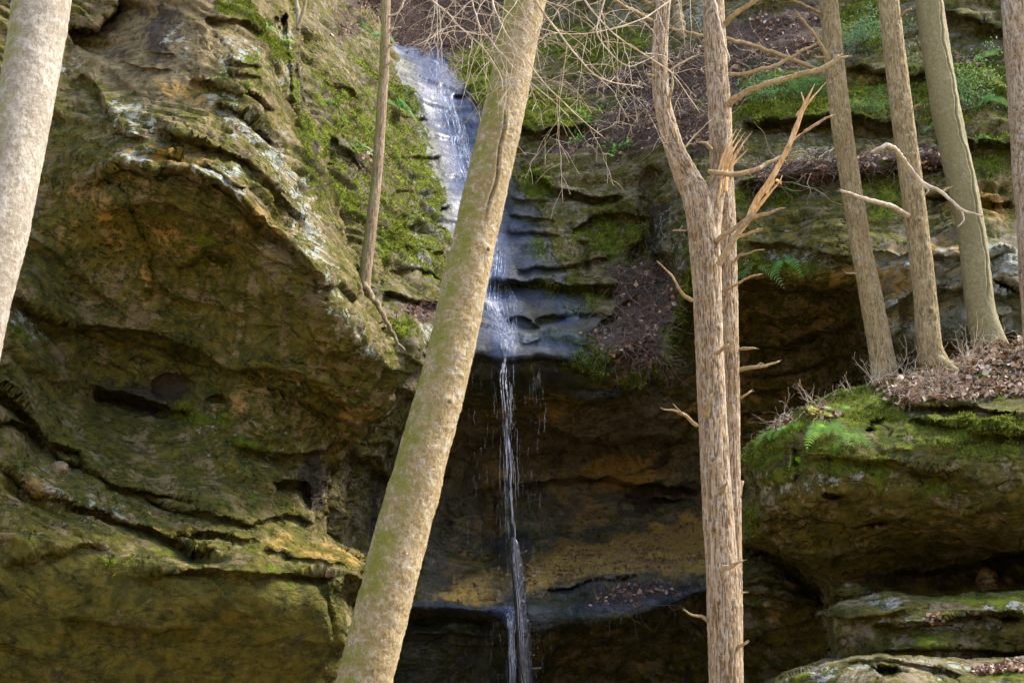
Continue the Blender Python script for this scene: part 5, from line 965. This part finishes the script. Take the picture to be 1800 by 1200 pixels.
def roots(name, label, sh, count, seed, L=(.25, .9), rad=(.003, .009), box=None, hang=.3, mat='twig_dark', mask='soil', lift=.05):
    rg = np.random.default_rng(seed); P, n_ = samples(sh, mask, count, rg, box); K = 7; S5 = 4
    d = rg.normal(0, 1, P.shape); d[:, 2] -= hang; d -= n_ * (d * n_).sum(1, keepdims=True) * .8; d /= np.linalg.norm(d, axis=1, keepdims=True)
    ln = rg.uniform(*L, len(P)) / K; pts = [P + n_ * rg.uniform(.0, lift, (len(P), 1))]
    for k in range(K):
        d = d + rg.normal(0, .38, P.shape); d[:, 2] -= hang * .15; d /= np.linalg.norm(d, axis=1, keepdims=True); pts.append(pts[-1] + d * ln[:, None])
    pts = np.stack(pts, 1); r = rg.uniform(*rad, len(P))[:, None] * np.linspace(1, .35, K + 1)[None]
    A = np.cross(d, rg.normal(0, 1, P.shape)); A /= np.linalg.norm(A, axis=1, keepdims=True); B = np.cross(d, A); th = np.arange(S5) * 2 * math.pi / S5
    v = pts[:, :, None] + r[:, :, None, None] * (np.cos(th)[None, None, :, None] * A[:, None, None] + np.sin(th)[None, None, :, None] * B[:, None, None])
    n1 = np.arange(len(P))[:, None, None] * ((K + 1) * S5); kk = np.arange(K)[None, :, None] * S5; j = np.arange(S5)[None, None]; j2 = (j + 1) % S5
    f = np.stack([n1 + kk + j, n1 + kk + j2, n1 + kk + S5 + j2, n1 + kk + S5 + j], -1).reshape(-1, 4)
    o = mesh_obj(name, v.reshape(-1, 3), f, M[mat]); tag(o, label, None, None, 'stuff'); return o
def tufts(name, label, sh, count, seed, size=(.02, .05), box=None, thr_up=-1):
    rg = np.random.default_rng(seed); P, n_ = samples(sh, 'moss', count, rg, box, thr_up)
    dn = n_ + rg.normal(0, .5, P.shape); dn /= np.linalg.norm(dn, axis=1, keepdims=True); a = np.cross(dn, rg.normal(0, 1, P.shape)); a /= np.linalg.norm(a, axis=1, keepdims=True)
    L = rg.uniform(*size, len(P))[:, None]; v = np.stack([P - a * L * .22, P + a * L * .22, P + dn * L + a * rg.normal(0, .3, (len(P), 1)) * L], 1); f = np.arange(len(P) * 3).reshape(-1, 3)
    col = np.array([(.10, .13, .010), (.19, .225, .02), (.28, .30, .04), (.06, .085, .012)])[rg.integers(0, 4, len(P))]
    o = mesh_obj(name, v.reshape(-1, 3), f, M['leaf_green'], cols=np.repeat(col, 3, 0), smooth=False); tag(o, label, None, None, 'stuff'); return o
leaves('leaf_litter', 'dead leaves caught on the ledges and banks of the gully', 'gorge_wall', 9000, 1, (.03, .11))
leaves('leaf_litter', 'pale dead leaves strewn over the top of the mossy boulder', 'mossy_boulder', 7000, 2, (.025, .10), pal=[(.46, .31, .18), (.52, .38, .26), (.34, .20, .11), (.62, .50, .38), (.22, .13, .08), (.14, .09, .05)], lift=.06)
leaves('leaf_litter', 'few dead leaves lying on the low ledge', 'low_ledge', 260, 3, (.03, .06))
leaves('leaf_litter', 'few dead leaves lying on the pale shelf', 'rock_shelf', 120, 4, (.03, .06))
leaves('leaf_litter', 'dark bits of leaf and grit on the sandy slope inside the recess', 'gorge_wall', 900, 21, (.03, .09), (800, 900, 1260, 1060), [(.20, .12, .06), (.30, .18, .08), (.38, .26, .14)], mask='sand')
roots('root_tangle', 'tangle of dark roots and dead twigs hanging on the gully banks', 'gorge_wall', 8500, 5)
roots('root_tangle', 'thick mass of dark roots slumped down the bank right of the waterfall lip', 'gorge_wall', 420, 15, (.25, .8), (.003, .014), (1020, 440, 1190, 655), .35, lift=.08)
roots('root_tangle', 'fringe of hanging roots under the bank above the waterfall', 'gorge_wall', 900, 16, (.4, 1.2), (.003, .012), (650, -40, 900, 100), .8, lift=.2)
roots('root_tangle', 'grey dead twigs matted over the bank right of the leaning tree', 'gorge_wall', 260, 17, (.5, 1.5), (.003, .009), (930, 90, 1460, 330), .3, mat='twig_pale', lift=.1)
roots('twig_litter', 'fine dead twigs lying on top of the mossy boulder', 'mossy_boulder', 700, 6, (.1, .5), (.0015, .005), hang=.05, mat='twig_pale', lift=.10)
tufts('moss', 'bright green moss tufts on the big boulder', 'mossy_boulder', 26000, 7, (.012, .035))
tufts('moss', 'bright green moss tufts on the gorge rock', 'gorge_wall', 38000, 8, (.03, .07))
tufts('moss', 'green moss tufts along the left cliff edge', 'cliff', 12000, 9, (.015, .04))

# ------------------------------------------------------------------ ferns and green plants
def fern(u, v, Y_or_sheet, size, nf, label, seed, hang=.4, tone=(.10, .20, .055), off=.03):
    rg = np.random.default_rng(seed)
    if isinstance(Y_or_sheet, str): b, nn = on(Y_or_sheet, u, v); b = b + nn * off
    else: b = world(u, v, Y_or_sheet); nn = np.array([0, -1, .3])
    nn = nn * np.array([1, 1, .5]) + np.array([0, -.25, .1]); nn /= np.linalg.norm(nn); root = empty('fern', b, label, 'fern', 'ferns growing on the rocks')
    for k in range(nf):
        sd_ = np.array([1., 0, 0]) * (k - (nf - 1) / 2) / max(nf - 1, 1) * 2.2 + rg.normal(0, .2, 3); d0 = nn * .7 + sd_ * .8 + np.array([0, 0, .35]); d0 /= np.linalg.norm(d0); L = size * rg.uniform(.75, 1.1)
        t = np.linspace(0, 1, 17)[:, None]; C = b + d0 * L * t + np.array([0, 0, -1.]) * L * (hang + .35) * t ** 2
        T = np.gradient(C, axis=0); T /= np.linalg.norm(T, axis=1, keepdims=True); fz = np.cross(T, nn); fz /= np.linalg.norm(fz, axis=1, keepdims=True); nz = np.cross(fz, T)
        V_ = []; F_ = []; cols = []; c0 = np.array(tone) * np.array([1.7, 1.5, .8]) * rg.uniform(.75, 1.35)
        for i in range(16):
            V_ += [C[i] - fz[i] * .0025, C[i] + fz[i] * .0025, C[i + 1] + fz[i] * .002, C[i + 1] - fz[i] * .002]; F_.append([len(V_) - 4, len(V_) - 3, len(V_) - 2, len(V_) - 1]); cols += [c0 * .7] * 4
            if i < 2: continue
            w_ = L * .24 * math.sin(math.pi * min(1, (i / 16) * .86 + .12)) ** .7 * (1 if i < 15 else .5)
            for sgn in (-1, 1):
                p = C[i]; dv = fz[i] * sgn * .95 + T[i] * .35 - np.array([0, 0, .18]); dv /= np.linalg.norm(dv); h = T[i] * L * .021
                tip = p + dv * w_ + nz[i] * rg.normal(0, .01); m_ = p + dv * w_ * .5 + nz[i] * .05 * w_
                V_ += [p - h, m_ - h * .95, tip, m_ + h * .95, p + h]; q = len(V_) - 5; F_.append([q, q + 1, q + 3, q + 4]); F_.append([q + 1, q + 2, q + 3, q + 3]); cols += [c0 * rg.uniform(.85, 1.2)] * 5
        quads = [f for f in F_ if f[2] != f[3]]; tris = [f[:3] for f in F_ if f[2] == f[3]]
        mesh_obj('frond', V_, [np.array(quads), np.array(tris)], M['leaf_green'], root, cols=np.array(cols), smooth=False)
G1, G2 = (.09, .20, .07), (.16, .26, .05)
for a in [(1330, 468, 'gorge_wall', .62, 3, 'fern hanging from the cave rim, nearer the forked tree', 1, .9, (.12, .24, .14)), (1378, 462, 'gorge_wall', .55, 2, 'small fern hanging alone from the middle of the cave rim', 2, 1.1, (.09, .24, .09)),
          (1400, 322, 'gorge_wall', .6, 4, 'bright fern below the leaf covered ledge', 3, .9, (.10, .28, .07)), (1382, 335, 'gorge_wall', .45, 2, 'darker fern left of the bright one below the leafy ledge', 4, .9, (.06, .18, .05)),
          (693, 190, 'gorge_wall', .9, 6, 'large bluish fern beside the slender trunk and the stream', 5, .9, (.08, .20, .11)), (620, 260, 'gorge_wall', .5, 5, 'fern in the bank left of the slender trunk', 6, .5, (.10, .20, .11)), (635, 40, 'gorge_wall', .7, 5, 'fern high on the bank beside the slender trunk top', 7, .7, (.09, .2, .1)), (660, 75, 'gorge_wall', .6, 4, 'small fern touching the slender trunk near its top', 8, .7, (.09, .2, .1)),
          (497, 75, 'cliff', .32, 4, 'pale fern on the left cliff edge under the thin stems', 9, .4, (.20, .32, .18)), (465, 48, 'cliff', .28, 4, 'faded fern higher up on the left cliff edge', 10, .5, (.19, .30, .2)),
          (1362, 770, 'mossy_boulder', .42, 5, 'fern at the left shoulder of the mossy boulder', 11, .8, (.11, .24, .06)), (1395, 760, 'mossy_boulder', .40, 4, 'fern between two others on the boulder shoulder', 12, .7, (.10, .22, .05)), (1428, 742, 'mossy_boulder', .34, 4, 'sunlit yellow green fern on the boulder top', 13, .4, (.34, .42, .12)),
          (1452, 768, 'mossy_boulder', .5, 7, 'broad fern in the middle of the boulder cluster', 14, .7, (.12, .26, .07)), (1488, 775, 'mossy_boulder', .42, 5, 'rightmost fern of the boulder cluster', 15, .8, (.11, .22, .07)), (1470, 730, 'mossy_boulder', .3, 4, 'small upright fern behind the boulder cluster', 16, .2, (.14, .26, .08)), (1395, 800, 'mossy_boulder', .24, 5, 'bright little fern low on the boulder face', 17, .5, (.22, .42, .04)),
          (1730, 92, 'gorge_wall', .55, 4, 'fern on the rock between the greenish trunk and the rusty trunk', 18, .4, (.14, .28, .12)), (1740, 180, 'gorge_wall', .6, 5, 'fern lower down between the greenish and rusty trunks', 19, .8, (.12, .26, .13)), (1728, 240, 'gorge_wall', .4, 3, 'drooping fern beside the greenish trunk', 20, 1., (.10, .22, .08)), (1640, 225, 'gorge_wall', .4, 3, 'small fern left of the greenish trunk', 21, .6, (.09, .22, .08))]:
    fern(a[0], a[1], a[2], a[3] * .72, a[4] + 1, *a[5:])
def leafy(u, v, sh, size, n_, label, seed, tone, leaf=.06, flat=False, name='shrub', cat='shrub', grp=None):
    """small plant: wiry stems with leaves, flat = hemlock spray of fine needles"""
    rg = np.random.default_rng(seed); b, nn = on(sh, u, v); root = empty(name, b, label, cat, grp); Vs = []; Fs = []; nv = 0; LV = []; LF = []; LC = []
    for k in range(n_):
        d = nn * .5 + rg.normal(0, .55, 3) + np.array([0, -.2, .25 if not flat else -.05]); d /= np.linalg.norm(d); L = size * rg.uniform(.5, 1.1); P = np.array([b, b + d * L * .55, b + d * L + np.array([0, 0, -.25 * L])]); P, r = spline(P, [.006, .004, .0015], .04)
        v_, f_, _ = tube(P, r, 4, cap=False); Vs.append(v_); Fs += [x + nv for x in f_]; nv += len(v_)
        m_ = int(L / leaf * (9 if flat else 3.5))
        for j in range(m_):
            i = rg.integers(len(P) // 4, len(P)); ln = leaf * rg.uniform(.6, 1.2); sp_ = rg.normal(0, size * (.14 if flat else .05), 3) * (np.array([1, 1, .35]) if flat else 1); p = P[i] + sp_
            a = rg.normal(0, 1, 3); a[2] = a[2] * .4 - .15; a /= np.linalg.norm(a); s_ = np.cross(a, [0, -.3, 1]); s_ /= np.linalg.norm(s_) + 1e-6; w_ = ln * (.16 if flat else .3); q = len(LV); c = np.array(tone) * np.array([1.1, 1.05, .75]) * rg.uniform(.6, 1.5)
            LV += [p, p + a * ln * .5 + s_ * w_, p + a * ln, p + a * ln * .5 - s_ * w_]; LF.append([q, q + 1, q + 2, q + 3]); LC += [c] * 4
    mesh_obj('stem', np.concatenate(Vs), [np.concatenate(Fs)], M['twig_dark'], root); mesh_obj('foliage', LV, np.array(LF), M['leaf_green'], root, cols=np.array(LC), smooth=False)
for a in [(1062, 178, 'gorge_wall', .5, 6, 'bright glossy leaved shrub on the root covered bank, topmost', 1, (.13, .34, .05), .10), (1040, 215, 'gorge_wall', .5, 6, 'green leaved shrub low among the roots beside the moss wall', 2, (.14, .36, .05), .10), (1010, 245, 'gorge_wall', .4, 5, 'small bright shrub nearest the leaning tree', 3, (.15, .38, .05), .09), (1080, 262, 'gorge_wall', .5, 6, 'green shrub at the foot of the root covered bank', 4, (.11, .30, .05), .09),
          (1355, 225, 'gorge_wall', .5, 3, 'dull shrub under the mossy ledge near the splintered wood', 5, (.07, .14, .09), .06), (590, 190, 'gorge_wall', .3, 4, 'small bright seedling beside the cliff edge', 6, (.14, .34, .05), .06)]: leafy(*a)
for k, (u, v, sh, sz, n_, lab, tone) in enumerate([(1505, 88, 'gorge_wall', 1.0, 12, 'blue green hemlock sapling right of the slim leaning trunk', (.11, .21, .17)), (1575, 75, 'gorge_wall', .9, 9, 'hemlock spray behind the furrowed brown trunk', (.11, .20, .15)), (1345, 175, 'gorge_wall', 1.0, 12, 'wide hemlock spray over the mossy ledge near the forked tree', (.11, .22, .12)), (1420, 165, 'gorge_wall', .9, 10, 'hemlock spray left of the slim leaning trunk, low on the moss', (.08, .19, .08)),
        (1620, 130, 'gorge_wall', .9, 10, 'hemlock spray left of the greenish trunk', (.11, .22, .14)), (1705, 150, 'gorge_wall', 1.0, 14, 'pale green hemlock sapling right of the greenish trunk', (.16, .27, .13)), (1700, 200, 'gorge_wall', .8, 9, 'low hemlock spray right of the greenish trunk', (.14, .24, .16)), (1530, 195, 'gorge_wall', .9, 9, 'dark hemlock spray between the slim and furrowed trunks', (.07, .16, .07))]):
    leafy(u, v, sh, sz, n_, lab, 50 + k, tone, .07, True, 'hemlock_sapling', 'sapling', 'young hemlocks on the rock ledges')
def bare_bush(u, v, sh, size, n_, label, seed, mat='twig_pale', back=0.):
    rg = np.random.default_rng(seed); b, nn = on(sh, u, v); b = b + np.array([0, back, 0]); root = empty('bare_shrub', b, label, 'shrub', 'leafless shrubs on the boulder top'); out = []
    for k in range(n_):
        d = np.array([rg.normal(0, .6), rg.normal(0, .3) - .1, 1.]); d /= np.linalg.norm(d); L = size * rg.uniform(.5, 1.1); twig_tree(np.array([b + rg.normal(0, .05, 3), b + d * L * .5, b + d * L + rg.normal(0, .04, 3)]), [.006, .004, .0012], 1, rg, out, -.3)
    Vs = []; Fs = []; nv = 0
    for (p, r_) in out:
        v_, f_, g_ = tube(p, np.maximum(r_, .0016), 4, cap=False); Vs.append(v_); Fs += [x + nv for x in f_]; nv += len(v_)
    mesh_obj('stem', np.concatenate(Vs), [np.concatenate(Fs)], M[mat], root)
for a in [(1540, 685, 'mossy_boulder', .55, 7, 'leafless reddish shrub at the foot of the slim leaning trunk', 1), (1590, 668, 'mossy_boulder', .5, 5, 'leafless shrub between the slim and furrowed trunks', 2), (1700, 645, 'mossy_boulder', .6, 7, 'leafless shrub in front of the greenish trunk', 3), (1430, 720, 'mossy_boulder', .35, 4, 'small leafless shrub on the sloping boulder rim', 4), (1500, 700, 'mossy_boulder', .3, 3, 'tiny leafless shrub on the boulder rim below the cave', 5), (1378, 752, 'mossy_boulder', .35, 4, 'wiry leafless shrub at the low left end of the boulder', 6)]: bare_bush(*a)

# ------------------------------------------------------------------ loose stones
def stone(name, u, v, Y, wpx, hpx, mat, label, seed, cat='stone', alg=0.):
    k = 34; th, ph = np.meshgrid(np.linspace(0, 2 * math.pi, k, endpoint=False), np.linspace(0, math.pi, k // 2)); d = np.stack([np.cos(th) * np.sin(ph), np.sin(th) * np.sin(ph), np.cos(ph)], -1)
    sc = pxscale(v, Y); q = 1 + .5 * fbm(d * 1.4 + seed, 3, seed) + .12 * fbm(d * 5 + seed, 3, seed + 4, ridged=True); V_ = d * q[..., None] * np.array([wpx * sc / 2, wpx * sc / 2.4, hpx * sc / 2]) + world(u, v, Y)
    idx = np.arange(th.size).reshape(th.shape); j = np.roll(idx, -1, 1); f = np.stack([idx[:-1], idx[1:], j[1:], j[:-1]], -1).reshape(-1, 4)
    o = mesh_obj(name, V_.reshape(-1, 3), f, mat, attrs={a: np.full(th.size, {'lichen': .3, 'ochre': .3 if not alg else 0, 'algae': alg}.get(a, 0.)) for a in ATT}); tag(o, label, cat)
M['rock_pale'] = rock_material('pale_stone', (.48, .38, .26), (.60, .50, .36), (.42, .32, .2))
c_, n_ = on('cliff', 104, 822); stone('stone', 104, 822, float(c_[1]) - .08, 28, 22, M['rock_pale'], 'pale loose stone wedged in the crack on the left cliff', 3)
c_, n_ = on('cliff', 90, 864); stone('stone', 90, 864, float(c_[1]) - .04, 14, 7, M['rock_pale'], 'small flat stone lying in the crack under the pale one', 5)
stone('boulder', 1736, 1022, 13.0, 34, 46, M['rock_back'], 'rounded ochre boulder in the shadow under the mossy boulder', 8, 'boulder'); stone('boulder', 1505, 1040, 12.6, 60, 34, M['rock_back'], 'low rounded boulder behind the tip of the pale shelf', 11, 'boulder', .8)
